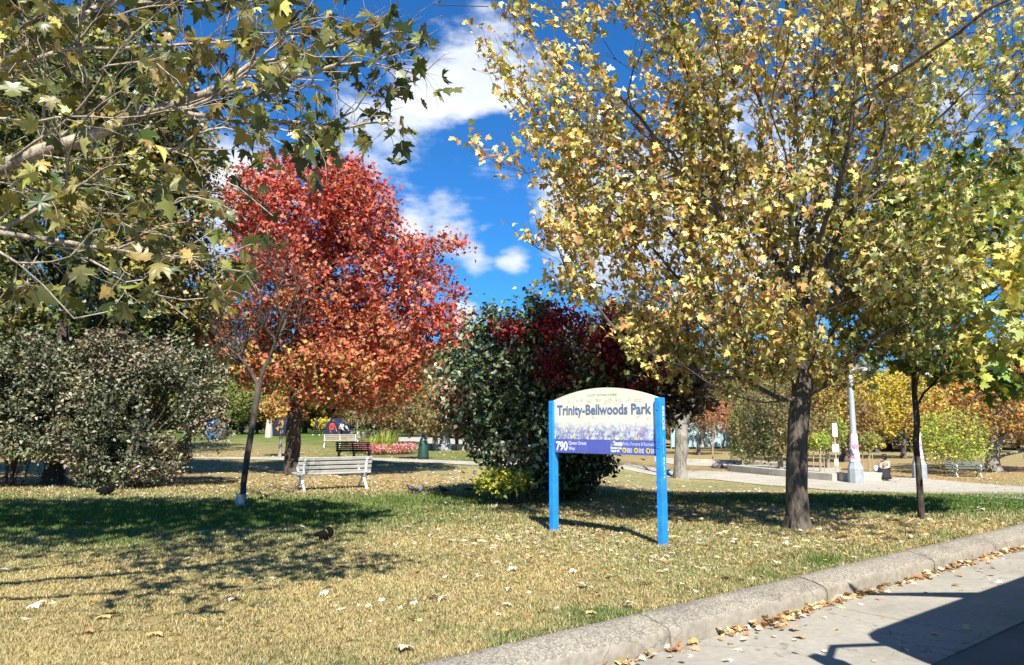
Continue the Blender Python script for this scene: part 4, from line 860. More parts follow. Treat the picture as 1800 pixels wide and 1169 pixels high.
for row, (d0, n) in enumerate(((84, 24), (104, 30), (135, 34))):
    for k in range(n):
        pxx = -120 + (k + .5 + r.uniform(-.3, .3)) * 2040 / n
        if row == 0 and (1180 < pxx < 1290): continue
        p = protos[(k * 3 + row * 5 + k // 3) % 4]; o = p if not p.get('used') else copy_tree(p); p['used'] = 1
        d = ray(pxx, 748); y = d0 * r.uniform(.93, 1.08); x = d.x / d.y * y
        o.location = (x, y, gz(x, y) - .1); s_ = r.uniform(.75, 1.15); o.scale = (s_, s_, s_ * r.uniform(.9, 1.1)); o.rotation_euler = (0, 0, r.uniform(0, 6.28))
        tag(o, ('dark green', 'olive', 'brown and yellow', 'green and rusty')[protos_k(o)] + ' far tree in the ' + ('nearest', 'middle', 'farthest')[row] + ' row ' + ('behind the left bushes', 'behind the red maple', 'behind the flower bed', 'behind the big dark shrub', 'between sign and maple trunk', 'behind the lamp posts', 'behind the rusty oak')[min(6, max(0, int((pxx + 60) // 280)))], 'tree', 'far trees closing the park'); i += 1
for o in D.objects:
    if 'used' in o: del o['used']

# ------------------------------------------------------------------ the park sign
SL = np.array(G(974, 934)); SR = np.array(G(1166, 960)); SL[2] = 0; SR[2] = 0
dx_ = Vector(SR - SL); SW = dx_.length; SRZ = math.atan2(dx_.y, dx_.x)
park = thing('park_sign', 'park name sign with arched cream panel on two bright blue posts', 'sign', tuple(SL), SRZ)
# local frame: x along the panel, -y faces the viewer, z up
for k, x in enumerate((0, SW)):
    q = MB().box((x, 0, .965), (.085, .125, 2.03)); o = q.build('post', M['steel_blue'], park, bevel=.006)
    for bz in (1.30, 1.82): MB().lathe((0, 0, 0), [(.012, 0), (.012, .006), (.006, .009)], 8).build('bolt', M['steel_blue'], o, xf=Matrix.Translation((x, -.0625, bz)) @ Matrix.Rotation(math.pi / 2, 4, 'X'))
    foot = MB().box((x, 0, .0), (.089, .129, .07)); foot.build('rust_band', mat_worn('rusted post foot', (.30, .22, .19), .7, .3, 12), o, bevel=.004)
m = MT('sign cream'); c = m.coord(); n1 = m.noise(c, 3, 4); n2 = m.noise(c, 30, 3)
m.col(m.mix(m.ramp(n2, [(.6, (0, 0, 0)), (.8, (.25,) * 3)]), m.ramp(n1, [(.3, (.66, .65, .50)), (.7, (.74, .73, .60))]), (.45, .44, .36))); m.rough(.5); M['cream'] = m.m
PX0, PX1 = .0425 + .001, SW - .0425 - .001
arc = []; zt0 = 1.975; zt1 = 2.15
NA = 28
for i in range(NA + 1):
    u = i / NA; x = PX0 - .05 + (PX1 - PX0 + .10) * u; h = (zt1 - zt0); arc.append((x, zt0 + h * (1 - (2 * u - 1) ** 2)))
panel = MB().prism([(PX0, 1.19), (PX1, 1.19), (PX1, 1.96)] + arc[::-1] + [(PX0, 1.96)], -.018, .018).build('panel', M['cream'], park)
def sheet(name, poly, y, mat, parent):
    return MB().prism(poly, y - .0015, y).build(name, mat, parent)
M['band'] = None
m = MT('sign blue band'); c = m.coord('Object', (1, 1, 1)); n1 = m.noise(c, 4, 3); st_ = m.noise(m.coord('Object', (60, 1, 1)), 2, 2)
m.col(m.mix(m.ramp(st_, [(.5, (0, 0, 0)), (.8, (.35,) * 3)]), m.ramp(n1, [(.3, (.075, .09, .38)), (.7, (.10, .13, .46))]), (.22, .26, .6))); m.rough(.45); M['band'] = m.m
sheet('blue_band', [(PX0 + .002, 1.193), (PX1 - .002, 1.193), (PX1 - .002, 1.395), (PX0 + .002, 1.395)], -.0205, M['band'], panel)
# printed field of flowers fading up into the cream
m = MT('flower print'); c = m.coord(); v = m.n('ShaderNodeTexVoronoi'); v.inputs['Scale'].default_value = 19; m.l(c, v.inputs['Vector'])
v2 = m.n('ShaderNodeTexVoronoi'); v2.inputs['Scale'].default_value = 40; m.l(c, v2.inputs['Vector'])
sp = m.n('ShaderNodeSeparateColor'); m.l(v.outputs['Color'], sp.inputs[0]); sp2 = m.n('ShaderNodeSeparateColor'); m.l(v2.outputs['Color'], sp2.inputs[0])
colr = m.ramp(sp.outputs[0], [(0, (.16, .19, .46)), (.22, (.30, .34, .58)), (.36, (.75, .66, .32)), (.46, (.72, .72, .75)), (.58, (.10, .12, .34)), (.70, (.40, .18, .26)), (.78, (.80, .80, .82)), (.9, (.34, .42, .30))], 'CONSTANT')
col2 = m.ramp(sp2.outputs[1], [(0, (.12, .14, .36)), (.3, (.7, .7, .72)), (.5, (.28, .32, .55)), (.7, (.78, .7, .4)), (.85, (.25, .33, .2))], 'CONSTANT')
pr = m.mix(.5, colr, col2)
sz = m.n('ShaderNodeSeparateXYZ'); m.l(c, sz.inputs[0]); nn_ = m.noise(c, 9, 3)
mr = m.n('ShaderNodeMath', operation='MULTIPLY_ADD'); mr.inputs[1].default_value = .28; mr.inputs[2].default_value = -.14; m.l(nn_, mr.inputs[0])
ad = m.n('ShaderNodeMath', operation='ADD'); m.l(sz.outputs[2], ad.inputs[0]); m.l(mr.outputs[0], ad.inputs[1])
fd = m.n('ShaderNodeMapRange', interpolation_type='SMOOTHSTEP'); fd.inputs[1].default_value = 1.50; fd.inputs[2].default_value = 1.70; m.l(ad.outputs[0], fd.inputs[0])
haze_ = m.n('ShaderNodeMapRange'); haze_.inputs[1].default_value = 1.40; haze_.inputs[2].default_value = 1.66; haze_.inputs[3].default_value = .0; haze_.inputs[4].default_value = .45; m.l(sz.outputs[2], haze_.inputs[0])
m.col(m.mix(fd.outputs[0], m.mix(haze_.outputs[0], pr, (.50, .52, .66)), (.72, .71, .57))); m.rough(.5); M['flowers'] = m.m
sheet('flower_print', [(PX0 + .002, 1.397), (PX1 - .002, 1.397), (PX1 - .002, 1.74), (PX0 + .002, 1.74)], -.0205, M['flowers'], panel)
def plain(name, c, rough=.5, spec=.4):
    return mat_worn(name, c, rough, .06, 14, dirtamt=.06, bumpd=.0003)
M['ink'] = plain('grey blue lettering', (.13, .17, .29)); M['white'] = plain('white lettering', (.78, .78, .76)); M['faint'] = plain('faded lettering', (.50, .49, .40)); M['faintred'] = plain('faded red scrawl', (.66, .56, .45)); M['yellow'] = plain('yellow emblem', (.75, .62, .08)); M['black'] = plain('black print', (.02, .02, .02))
def text(name, s, x, z, size, mat, parent, sx=1.0, bold=0.0, y=-.0225, spacing=1.0, rot=None, align='LEFT', fit=None, label=None):
    cu = D.curves.new(name, 'FONT'); cu.body = s; cu.size = size; cu.extrude = .0006; cu.offset = bold; cu.align_x = align; cu.space_character = spacing; cu.resolution_u = 3
    o = D.objects.new(name, cu); C.objects.link(o); bpy.context.view_layer.update()
    me = D.meshes.new_from_object(o); C.objects.unlink(o); D.objects.remove(o); D.curves.remove(cu)
    me.materials.clear(); me.materials.append(mat)
    if fit:
        xs = [v.co.x for v in me.vertices]; sx = fit / (max(xs) - min(xs)); x -= min(xs) * sx
    for v in me.vertices:
        a = v.co.copy(); v.co = Vector((x + a.x * sx, y - a.z, z + a.y))
        if rot: v.co = rot @ v.co
    o = D.objects.new(name, me); C.objects.link(o); o.parent = parent
    if label: o['label'] = label
    return o
PWd = PX1 - PX0
text('title_lettering', 'Trinity-Bellwoods Park', PX0 + .055, 1.765, .205, M['ink'], panel, bold=.0048, fit=PWd - .135)
text('number_lettering', '790', PX0 + .03, 1.228, .185, M['white'], panel, bold=.006, fit=.235)
text('street_lettering', 'Queen Street', PX0 + .285, 1.315, .078, M['white'], panel, fit=.345)
text('street_lettering', 'West', PX0 + .285, 1.232, .078, M['white'], panel, fit=.125)
RX = PX0 + PWd * .575
q = MB()   # small city mark: two curved towers and a dome
for k in range(6):
    a = k / 5; q.box((RX + .006 + .004 * math.sin(a * 3), -.0212, 1.322 + .058 * a), (.006, .0016, .014)); q.box((RX + .036 - .004 * math.sin(a * 3), -.0212, 1.322 + .046 * a), (.006, .0016, .014))
q.box((RX + .021, -.0212, 1.324), (.016, .0016, .016)); q.box((RX + .021, -.0212, 1.318), (.04, .0017, .005))
q.build('city_mark', M['white'], panel)
text('city_lettering', 'Toronto', RX + .05, 1.318, .085, M['white'], panel, bold=.006, fit=.165)
text('department_lettering', 'Parks, Forestry & Recreation', RX + .225, 1.320, .075, M['white'], panel, bold=-.001, fit=PX1 - RX - .225 - .012)
for j, s_ in enumerate(('Municipal Code', 'Chapter 608')):
    text('code_lettering', s_, RX, 1.268 - .042 * j, .045, M['white'], panel, bold=.002, fit=(.20, .155)[j])
for k, (ex, lines) in enumerate(((.245, ('Place', 'litter in', 'bin')), (.445, ('Stoop and', 'scoop', 'after dog')), (.645, ('Keep on', 'leash', 'park')))):
    cx = RX + ex; q = MB(); q.lathe((0, 0, 0), [(.036, 0), (.036, .002)], 20)
    e = q.build('round_emblem', M['yellow'], panel, xf=Matrix.Translation((cx, -.0205, 1.255)) @ Matrix.Rotation(math.pi / 2, 4, 'X'))
    g_ = MB()
    if k == 0: g_.box((cx - .003, -.0232, 1.257), (.026, .0012, .014)); g_.box((cx + .008, -.0232, 1.244), (.008, .0012, .02)); g_.box((cx - .012, -.0232, 1.244), (.008, .0012, .02))
    elif k == 1: g_.box((cx, -.0232, 1.262), (.034, .0012, .010)); g_.box((cx - .012, -.0232, 1.248), (.010, .0012, .022)); g_.box((cx + .013, -.0232, 1.246), (.008, .0012, .018))
    else: g_.box((cx + .006, -.0232, 1.256), (.02, .0012, .036)); g_.box((cx - .012, -.0232, 1.262), (.008, .0012, .014))
    g_.build('pictogram', M['black'], e)
    if k < 2 or True:
        for j in range(3): text('rule_lettering', lines[j], cx + .046, 1.268 - .022 * j, .024, M['white'], panel, bold=.0008, fit=min(.085, PX1 - cx - .052))
text('motto_lettering', 'A CITY WITHIN A PARK', (PX0 + PX1) / 2 - .27, 2.035, .045, M['faint'], panel, fit=.54)
# old scrawls and scratches on the cream
r = random.Random(3); q = MB()
for k in range(16):
    x = PX0 + .30 + k * .088 + r.uniform(-.02, .02); z = 1.94 + r.uniform(0, .035); s_ = r.uniform(.02, .042)
    pts = [(x + s_ * math.sin(t * 2.1 + k), -.0188, z + s_ * .7 * math.cos(t * 1.3 + k * 2)) for t in range(6)]
    MB().tube(pts, .0022, 4).build('faded_scrawl', M['faintred'], panel)
q = MB()
for x, z, a, b in ((.80, 1.735, .012, -.03), (.83, 1.715, .008, -.012), (1.09, 1.735, .003, -.014), (1.62, 1.73, -.035, -.03), (1.63, 1.735, .012, -.004), (1.78, 1.715, -.004, -.035)):
    MB().tube([(x, -.0226, z), (x + a * .5, -.0226, z + b * .4), (x + a, -.0226, z + b)], .0028, 4).build('scratch', M['black'], panel)
# white paint scrawl down the right post, on its outer side face
post2 = [o for o in park.children if o.name.startswith('post')][1]
R90 = Matrix.Rotation(math.pi / 2, 4, 'Z')
fx = SW + .0425
def side(s_, zt, size, wd_, sc, b_=.002):
    o = text('white_scrawl', s_, 0, 0, size, M['white'], post2, bold=b_, fit=wd_, y=0)
    for v in o.data.vertices:
        a = v.co.copy(); v.co = Vector((fx + .0022 - a.y * -1.0 * .0, -.01 + a.z * sc + sc * 0, zt - a.x)); v.co.x = fx + .0016 + max(0, -a.y)
side('EROS', 1.86, .06, .32, 1.0, .001); side('nova', 1.44, .04, .22, 1.0, -.0008); side('BEATL', 1.17, .045, .30, 1.0, .0)

# ------------------------------------------------------------------ benches
def bench_mats(slat, frame):
    m = MT('bench slat wood'); c = m.coord('Object', (1, 8, 8)); n = m.noise(c, 5, 5); n2 = m.noise(m.coord(), 3, 3)
    m.col(m.mix(m.ramp(n2, [(.4, (0, 0, 0)), (.7, (.6,) * 3)]), m.ramp(n, [(.3, tuple(x * .75 for x in slat)), (.7, slat)]), tuple(min(1, x * 1.25) for x in slat))); m.rough(.75, .3); m.bump(n, .002)
    return m.m, mat_worn('bench frame paint', frame, .5, .12, 10)
def make_bench(name, label, loc, rz, L_, ms, mf, frames=(0.08, 0.92), group=None, slats=4, arm=True):
    """back faces -y (towards the street), seat towards +y"""
    t = thing(name, label, 'bench', loc, rz, group)
    for f in frames:
        x = (f - .5) * L_; q = MB()
        q.strip([(-.30, .0), (-.26, .07), (-.14, .20), (-.05, .30), (.10, .34), (.26, .36), (.36, .40)], .055, [.05, .045, .045, .06, .05, .045, .04], x)   # rear foot sweeping up under the seat
        q.strip([(.32, .0), (.27, .07), (.14, .19), (.02, .27), (-.12, .35), (-.20, .44), (-.215, .55), (-.245, .68), (-.30, .80)], .055, [.05, .045, .045, .06, .06, .055, .05, .045, .035], x)  # front foot crossing and rising as the back post
        q.lathe((x, 0.0, .22), [(.001, 0), (.045, .02), (.055, .06), (.045, .10), (.001, .12)], 8)
        q.strip([(-.36, .0), (-.25, .012)], .07, .02, x); q.strip([(.25, .012), (.39, .0)], .07, .02, x)
        q.build('frame', mf, t, bevel=.008)
        if arm and f in (frames[0], frames[-1]):
            q = MB(); q.strip([(-.235, .60), (-.12, .64), (.06, .645), (.22, .64), (.31, .61), (.335, .55), (.30, .50), (.27, .46), (.29, .39)], .05, .035, x); q.build('armrest', mf, t, bevel=.008)
    for k in range(slats):
        z = .47 + k * (.335 / max(1, slats - 1)) * (slats - 1) / slats * 1.28; y = -.195 - (z - .45) * .27
        MB().box((0, y + .035, z), (L_, .032, .076 if slats == 4 else .06), Matrix.Rotation(math.radians(14), 3, 'X')).build('back_slat', ms, t, bevel=.006)
    for k in range(5):
        y = -.14 + k * .103
        MB().box((0, y, .405 + .012 * abs(k - 1.5)), (L_, .085, .035)).build('seat_slat', ms, t, bevel=.006)
    return t
m1, f1 = bench_mats((.42, .41, .36), (.70, .74, .76)); B = G(588, 861)
make_bench('park_bench', 'grey slatted bench with white painted curly frames standing before the red maple', (B.x - .08, B.y + .1, B.z - .01), math.radians(32), 1.9, m1, f1)
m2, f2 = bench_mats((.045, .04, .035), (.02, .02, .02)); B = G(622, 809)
make_bench('park_bench', 'dark bench in front of the pink flower bed', (B.x, B.y, B.z), math.radians(-4), 1.62, m2, f2, frames=(.06, .5, .94), slats=5, arm=False)
m3, f3 = bench_mats((.42, .36, .27), (.78, .78, .74)); B = G(598, 786)
bw = make_bench('park_bench', 'bench with white frames and wooden back beyond the dark bench', (B.x, B.y, B.z), math.radians(6), 2.1, m3, f3, frames=(.03, .5, .97))
B = G(660, 780); make_bench('park_bench', 'low wooden bench behind the pink flower bed', (B.x, B.y, B.z), math.radians(3), 2.6, m3, f3, frames=(.03, .97))
m4, f4 = bench_mats((.10, .11, .09), (.60, .62, .62)); B = G(1700, 838)
make_bench('park_bench', 'dark slatted bench with pale metal frame beside the orange oak', (B.x, B.y, B.z), math.radians(172), 2.0, m4, f4, frames=(.2, .8))

# ------------------------------------------------------------------ street furniture of the park
M['metal'] = mat_worn('galvanised pole', (.42, .43, .42), .5, .15, 8, metallic=.3)
M['lampgrey'] = mat_worn('lamp base paint', (.33, .35, .36), .6, .2, 5)
m = MT('torn posters'); c = m.coord(); v = m.n('ShaderNodeTexVoronoi'); v.inputs['Scale'].default_value = 4.5; m.l(c, v.inputs['Vector']); sp = m.n('ShaderNodeSeparateColor'); m.l(v.outputs['Color'], sp.inputs[0]); n = m.noise(c, 18, 3)
m.col(m.mix(m.ramp(n, [(.5, (0, 0, 0)), (.62, (.7,) * 3)]), m.ramp(sp.outputs[0], [(0, (.72, .70, .70)), (.3, (.65, .16, .28)), (.5, (.8, .5, .56)), (.72, (.72, .72, .7)), (.88, (.08, .08, .1))], 'CONSTANT'), (.75, .7, .7))); m.rough(.7); M['poster'] = m.m
def lamp_post(label, px, py, hh, poster, top):
    B = G(px, py); t = thing('lamp_post', label, 'lamp post', tuple(B), .3, None)
    k = 1.0
    MB().lathe((0, 0, -.05), [(.36, 0), (.36, .75), (.33, .82), (.24, 1.05)], 8).build('base', M['lampgrey'], t, bevel=.012)
    MB().lathe((0, 0, 1.0), [(.235, 0), (.17, .9), (.15, 1.0), (.115, hh - 1.2), (.11, hh - 1)], 16).build('pole', M['metal'], t, smooth=True)
    if poster:
        MB().lathe((0, 0, 1.02), [(.245, 0), (.205, .55), (.185, .9), (.165, 1.35)], 16, cap=False).build('poster_wrap', M['poster'], t, smooth=True, label='torn pink and white posters wrapped round the pole')
    q = MB(); q.tube([(0, 0, hh), (0, 0, hh + .15), (.3, 0, hh + .35), (.9, 0, hh + .38)], .05, 8); q.build('arm', M['metal'], t, smooth=True)
    MB().lathe((.95, 0, hh + .18), [(.04, .24), (.19, .12), (.21, .02), (.14, -.08), (.03, -.11)], 14).build('lamp_head', M['lampgrey'], t, smooth=True)
    return t
lamp_post('tall lamp post with posters round it beside the low wall and bus stop pole', 1505, 849, 5.2, True, 0)
lamp_post('lamp post with posters right beside the young maple trunk', 1617, 841, 5.2, True, 0)
B = G(782, 791); t = thing('lamp_post', 'grey tapered lamp post on stepped base left of the big dark shrub', 'lamp post', tuple(B))
MB().lathe((0, 0, -.05), [(.42, 0), (.42, .35), (.34, .45), (.28, 1.0), (.22, 1.2)], 12).build('base', M['lampgrey'], t, bevel=.01)
MB().lathe((0, 0, 1.1), [(.19, 0), (.17, .6), (.21, .62), (.21, .72), (.16, .78), (.11, 2.9)], 12).build('pole', M['metal'], t, smooth=True)
MB().lathe((0, 0, 3.95), [(.10, 0), (.20, .1), (.26, .5), (.22, .62), (.06, .8), (.02, .95)], 12).build('lamp_head', M['lampgrey'], t, smooth=True)
# bus stop pole with plates
B = G(1471, 838); t = thing('stop_sign_pole', 'thin white pole with three white information plates by the low wall', 'sign', tuple(B), .1)
k = B.y / 1300
MB().tube([(0, 0, -.1), (0, 0, 92 * k)], .035, 8).build('pole', M['wallc'], t)
M['plate'] = mat_worn('white sign plate', (.80, .80, .78), .45, .06, 5, dirtamt=.12)
for z, wd_, hh in ((82, 9, 23), (51, 12, 14), (26, 7, 12)):
    p_ = MB().box((0, -.045, (z - 2) * k), (wd_ * k, .012, hh * k)).build('plate', M['plate'], t, bevel=.004)
    if z == 82: MB().box((0, -.0525, (z + 5) * k), (6 * k, .003, 1.2 * k)).box((0, -.0525, (z + 2.5) * k), (6 * k, .003, 1.2 * k)).build('blue_stripe', M['band'], p_)
# low walls
def low_wall(label, pts, h, th, mat):
    P = [G(*q) for q in pts]; o = thing('low_wall', label, 'wall', tuple(P[0])); q = MB()
    for a, b in zip(P, P[1:]):
        d = (b - a); L_ = Vector((d.x, d.y)).length; n = max(1, int(L_ / 2.4))
        for i in range(n):
            u0, u1 = i / n, (i + 1) / n; c0 = a.lerp(b, u0); c1 = a.lerp(b, u1); mid = (c0 + c1) / 2; ang = math.atan2(d.y, d.x)
            q = MB(); q.box((0, 0, 0), (L_ / n - .012, th, h + .3)); ob = q.build('wall_block', mat, o, bevel=.02)
            ob.location = mid - P[0] + Vector((0, 0, (h - .3) / 2)); ob.rotation_euler = (0, 0, ang)
    return o
low_wall('long low pale concrete wall running behind the maple trunk towards the seated person', [(1285, 828), (1360, 836), (1425, 842), (1470, 846)], .38, .45, M['wallc'])
low_wall('low pale concrete wall block between the two lamp posts', [(1476, 846), (1556, 845)], .42, .6, M['wallc'])
low_wall('low pale wall behind the path left of the large trunk', [(1190, 812), (1290, 815), (1400, 822)], .25, .5, M['wallc'])
low_wall('low white wall beside the grey lamp post', [(715, 789), (760, 790), (850, 792)], .35, .5, M['wallc'])
# boulders by the path
m = MT('boulder'); n = m.noise(m.coord(), 6, 5); m.col(m.ramp(n, [(.3, (.10, .09, .08)), (.7, (.30, .28, .25))])); m.rough(.9); m.bump(n, .05); M['rock'] = m.m
for k, (px, py, s_, lab) in enumerate(((1262, 823, .42, 'dark boulder left end beside the path and low wall'), (1290, 825, .5, 'grey boulder below the dark conical tree'), (1341, 829, .36, 'black rounded boulder close to the maple trunk'))):
    B = G(px, py); V_, F_ = [], []
    rr_ = rs(k + 80); u = unit(rr_.normal(size=(1, 3)))
    q = MB(); q.lathe((0, 0, -.1), [(.3 * s_, 0), (.85 * s_, .1), (1.0 * s_, .3 * s_ + .1), (.75 * s_, .7 * s_ + .1), (.3 * s_, .9 * s_ + .1)], 9)
    q.v = [(x * (1 + .25 * (vnoise(np.array([[x, y, z]]), 3, k)[0] - .5)), y * (.7 + .3 * vnoise(np.array([[x, y, z]]), 2.5, k + 5)[0]), z) for x, y, z in q.v]
    o = q.build('boulder', M['rock'], smooth=True); o.location = B; tag(o, lab, 'boulder')
# recycling bins
def bin_(label, px, py, w_, h_, mat, rz=0):
    B = G(px, py); t = thing('recycling_bin' if 'blue' in label else 'litter_bin', label, 'bin', tuple(B), rz)
    MB().lathe((0, 0, -.02), [(w_ * .42, 0), (w_ * .5, .1), (w_ * .52, h_ * .82)], 12).build('body', mat, t, smooth=True)
    MB().lathe((0, 0, h_ * .82), [(w_ * .55, 0), (w_ * .55, .06), (w_ * .45, h_ * .15), (w_ * .2, h_ * .2)], 12).build('lid', mat, t, smooth=True)
    MB().box((0, -w_ * .5, h_ * .7), (w_ * .5, .04, .1)).build('slot', M['black'], t)
bin_('blue recycling bin beside the grey bin left of the leaning bare tree', 373, 772, .95, 1.5, mat_worn('blue plastic', (.04, .20, .60), .4, .15, 5))
bin_('dark grey litter bin right of the other bin', 388, 772, .85, 1.4, mat_worn('grey plastic', (.10, .11, .11), .5, .15, 5))
# white gatepost-like marker
B = G(472, 769); o = thing('stone_marker', 'white tapering stone marker on the sunny lawn', 'marker', tuple(B)); MB().lathe((0, 0, -.1), [(.34, 0), (.32, .5), (.22, 1.6), (.05, 1.75)], 8).build('shaft', M['wallc'], o)
# green watering bag on the sapling
sap = [x for x in D.objects if x.name == 'bagged_sapling'][0]
MB().lathe((.05, 0, -.02), [(.26, 0), (.27, .2), (.20, .85), (.12, 1.05), (.06, 1.1)], 10).build('watering_bag', mat_worn('green bag', (.012, .05, .035), .5, .2, 4), sap, smooth=True)
# tents
def tent(label, px, py, w_, h_, mat):
    B = G(px, py); t = thing('tent', label, 'tent', tuple(B), -.3)
    q = MB().prism([(-w_ / 2, 0), (w_ / 2, 0), (w_ * .36, h_ * .72), (0, h_), (-w_ * .36, h_ * .72)], -w_ / 2, w_ / 2); q.build('fly_sheet', mat, t, bevel=.06)
    MB().prism([(-w_ * .16, .05), (w_ * .16, .05), (0, h_ * .75)], -w_ / 2 - .02, -w_ / 2 - .005).build('door_flap', M['black'], t)
tent('dark navy tent behind the white far bench', 593, 772, 1.7, 1.7, mat_worn('navy fabric', (.008, .012, .05), .7, .2, 3))
tent('dark blue tent left of the red maple trunk', 502, 766, 2.0, 1.8, mat_worn('dark blue fabric', (.008, .012, .04), .7, .2, 3))
# pink flower bed
B = G(690, 798); r_ = rs(5)
P = sample_env([ell(690, 788, B.y, 42, 9, 1.6), ell(640, 783, B.y + 1, 30, 6, 1.4), ell(716, 786, B.y + .5, 20, 8, 1.2), ell(665, 790, B.y, 25, 9, 1.4)], 5200, r_); P = P[P[:, 2] > B.z]
t = thing('flower_bed', 'bed of pink and crimson flowers behind the dark bench', 'flower bed', tuple(B))
gi = r_.rand(len(P)) < .35
for nm, sel, pal in (('blossoms', ~gi, [(.55, .07, .13), (.7, .22, .28), (.62, .12, .18), (.75, .45, .42), (.40, .04, .08)]), ('foliage', gi, GRN[2:] + LIM[:1])):
    LV, LF, LC = leaf_arrays(P[sel], .10 * (.6 + .8 * r_.rand(sel.sum())), pick(P[sel], pal, r_, 1, 4), TM_OV, r_, .6, 0, toward=np.array((0, -.5, .3)))
    npmesh(nm, LV - np.array(B), [LF], M['leaf'], t, col=LC)
for px, py, s_, lab in ((655, 783, 1.0, 'spiky yellow green grass clump left in the flower bed'), (682, 780, 1.3, 'tall spiky lime grass clump right in the flower bed')):
    b_ = A(px, py, B.y + .8); n_ = 160; th = r_.rand(n_) * 6.28; st = np.array(b_) + .2 * r_.normal(size=(n_, 3)) * (1, 1, 0); st[:, 2] = B.z; ln = s_ * (.6 + .6 * r_.rand(n_))
    tip = st + np.c_[np.cos(th) * .55, np.sin(th) * .55, np.ones(n_)] * ln[:, None]; sd_ = np.c_[-np.sin(th), np.cos(th), 0 * th] * .03
    V_ = np.stack([st - sd_, st + sd_, tip], 1).reshape(-1, 3); o = npmesh('ornamental_grass', V_ - np.array(b_), [np.arange(n_ * 3).reshape(-1, 3)], M['leaf'], None, col=np.repeat(pick(st, LIM, r_), 3, 0)); o.location = b_; tag(o, lab, 'plant')
# far fence of the courts
B0 = G(1180, 789); B1 = G(1310, 788); t = thing('court_fence', 'pale blue mesh court fence far behind the path', 'fence', tuple(B0)); d = B1 - B0; n = 9; ang = math.atan2(d.y, d.x)
M['mesh'] = mat_worn('pale blue windscreen', (.34, .50, .55), .8, .15, .6); M['court'] = mat_worn('pale court kerb', (.6, .52, .45), .8, .1, 1)
for i in range(n):
    c0 = d * ((i + .5) / n); L_ = d.length / n; ob = MB().box((0, 0, 1.6), (L_ - .15, .04, 2.8)).build('screen_panel', M['mesh'], t); ob.location = c0; ob.rotation_euler = (0, 0, ang)
    ob = MB().tube([(0, 0, -.3), (0, 0, 3.3)], .06, 6).build('fence_post', M['metal'], t); ob.location = d * (i / n)
# white box hanging from the maple
c_ = A(1740, 636, 12.7); t = thing('hanging_box', 'white box with dark rim hanging on a rod among the leaves at the right', 'box', tuple(c_))
MB().box((0, 0, 0), (.33, .22, .32)).build('box', M['plate'], t, bevel=.02); MB().box((0, 0, .18), (.42, .28, .03)).build('roof', M['black'], t, bevel=.005); MB().box((0, 0, -.17), (.40, .27, .025)).build('base', M['black'], t)
MB().tube([(.1, 0, .19), (.16, 0, .6), (.18, 0, 1.1)], .012, 6).build('rod', M['plate'], t)
# a single overhead wire
q = MB(); a, b = A(760, 8, 26), A(1900, -20, 30); q.tube([a.lerp(b, i / 20) - Vector((0, 0, 1.2 * math.sin(math.pi * i / 20) * .5)) for i in range(21)], .018, 5)
tag(q.build('overhead_wire', M['black'], None), 'thin black wire crossing the sky behind the large maple', 'wire')

# ------------------------------------------------------------------ bus standing in the street behind the camera's right (its shadow lies on the road)
bo = Vector((KD[0] * 5.6 + KN[0] * -.27, KD[1] * 5.6 + KN[1] * -.27, Z_ROAD)); t = thing('city_bus', 'white and red city bus standing in the street beside the kerb', 'bus', tuple(bo), math.atan2(KD[1], KD[0]))
W2 = 1.27; pl_ = []
for i in range(13):
    a = math.pi / 2 + math.pi * i / 12; ca, sa = math.cos(a), math.sin(a)
    pl_.append((.45 * math.copysign(abs(ca) ** .7, ca) - .05, W2 * math.copysign(abs(sa) ** .55, sa)))
q = MB(); outline = pl_ + [(11.5, -W2), (11.5, W2)]
def hull(z0, z1, inset=0): 
    n_ = len(outline); q = MB(); q.add([(x + (inset if x < 1 else -inset), y * (1 - inset / W2), z0) for x, y in outline] + [(x + (inset if x < 1 else -inset), y * (1 - inset / W2), z1) for x, y in outline], [tuple(range(n_))[::-1], tuple(range(n_, 2 * n_))] + [(i, (i + 1) % n_, (i + 1) % n_ + n_, i + n_) for i in range(n_)]); return q
M['buswhite'] = mat_worn('bus white paint', (.7, .7, .68), .3, .05, 2); M['busred'] = mat_worn('bus red paint', (.5, .02, .02), .3, .05, 2); M['glass'] = plain('dark glass', (.02, .025, .03), .08); M['tyre'] = mat_worn('tyre rubber', (.02, .02, .02), .8, .1, 8)
hull(.32, 1.15).build('body', M['busred'], t, bevel=.02); hull(1.152, 2.25, .03).build('windows', M['glass'], t); hull(2.252, 2.95).build('roof', M['buswhite'], t, bevel=.08)
for x in (1.7, 8.3):
    for y in (-1.05, 1.05):
        w_ = MB().lathe((0, 0, -.14), [(.2, 0), (.47, .02), (.48, .14), (.47, .26), (.2, .28)], 24).build('wheel', M['tyre'], t, smooth=True, xf=Matrix.Translation((x, y, .48)) @ Matrix.Rotation(math.pi / 2, 4, 'X'))
for y, s_ in ((1.3, 1), (-1.3, -1)):
    mm = MB().tube([(-.2, y * .8, 2.75), (-.75, y * 1.02, 2.8), (-.95, y * 1.1, 2.5)], .035, 6); mm.box((-.97, y * 1.12, 2.28), (.12, .24, .42)); mm.build('mirror', M['black'], t)
MB().tube([(2.6, 1.29, 2.5), (1.8, 1.75, 2.75), (1.1, 2.15, 2.9)], [.14, .07, .02], 6).build('shadow_arm', M['black'], t)  # unseen arm added and thickened to throw a wedge of shadow on the road
for y in (-.85, .85): MB().box((-.47, y, .8), (.06, .3, .16)).build('headlight', M['plate'], t)

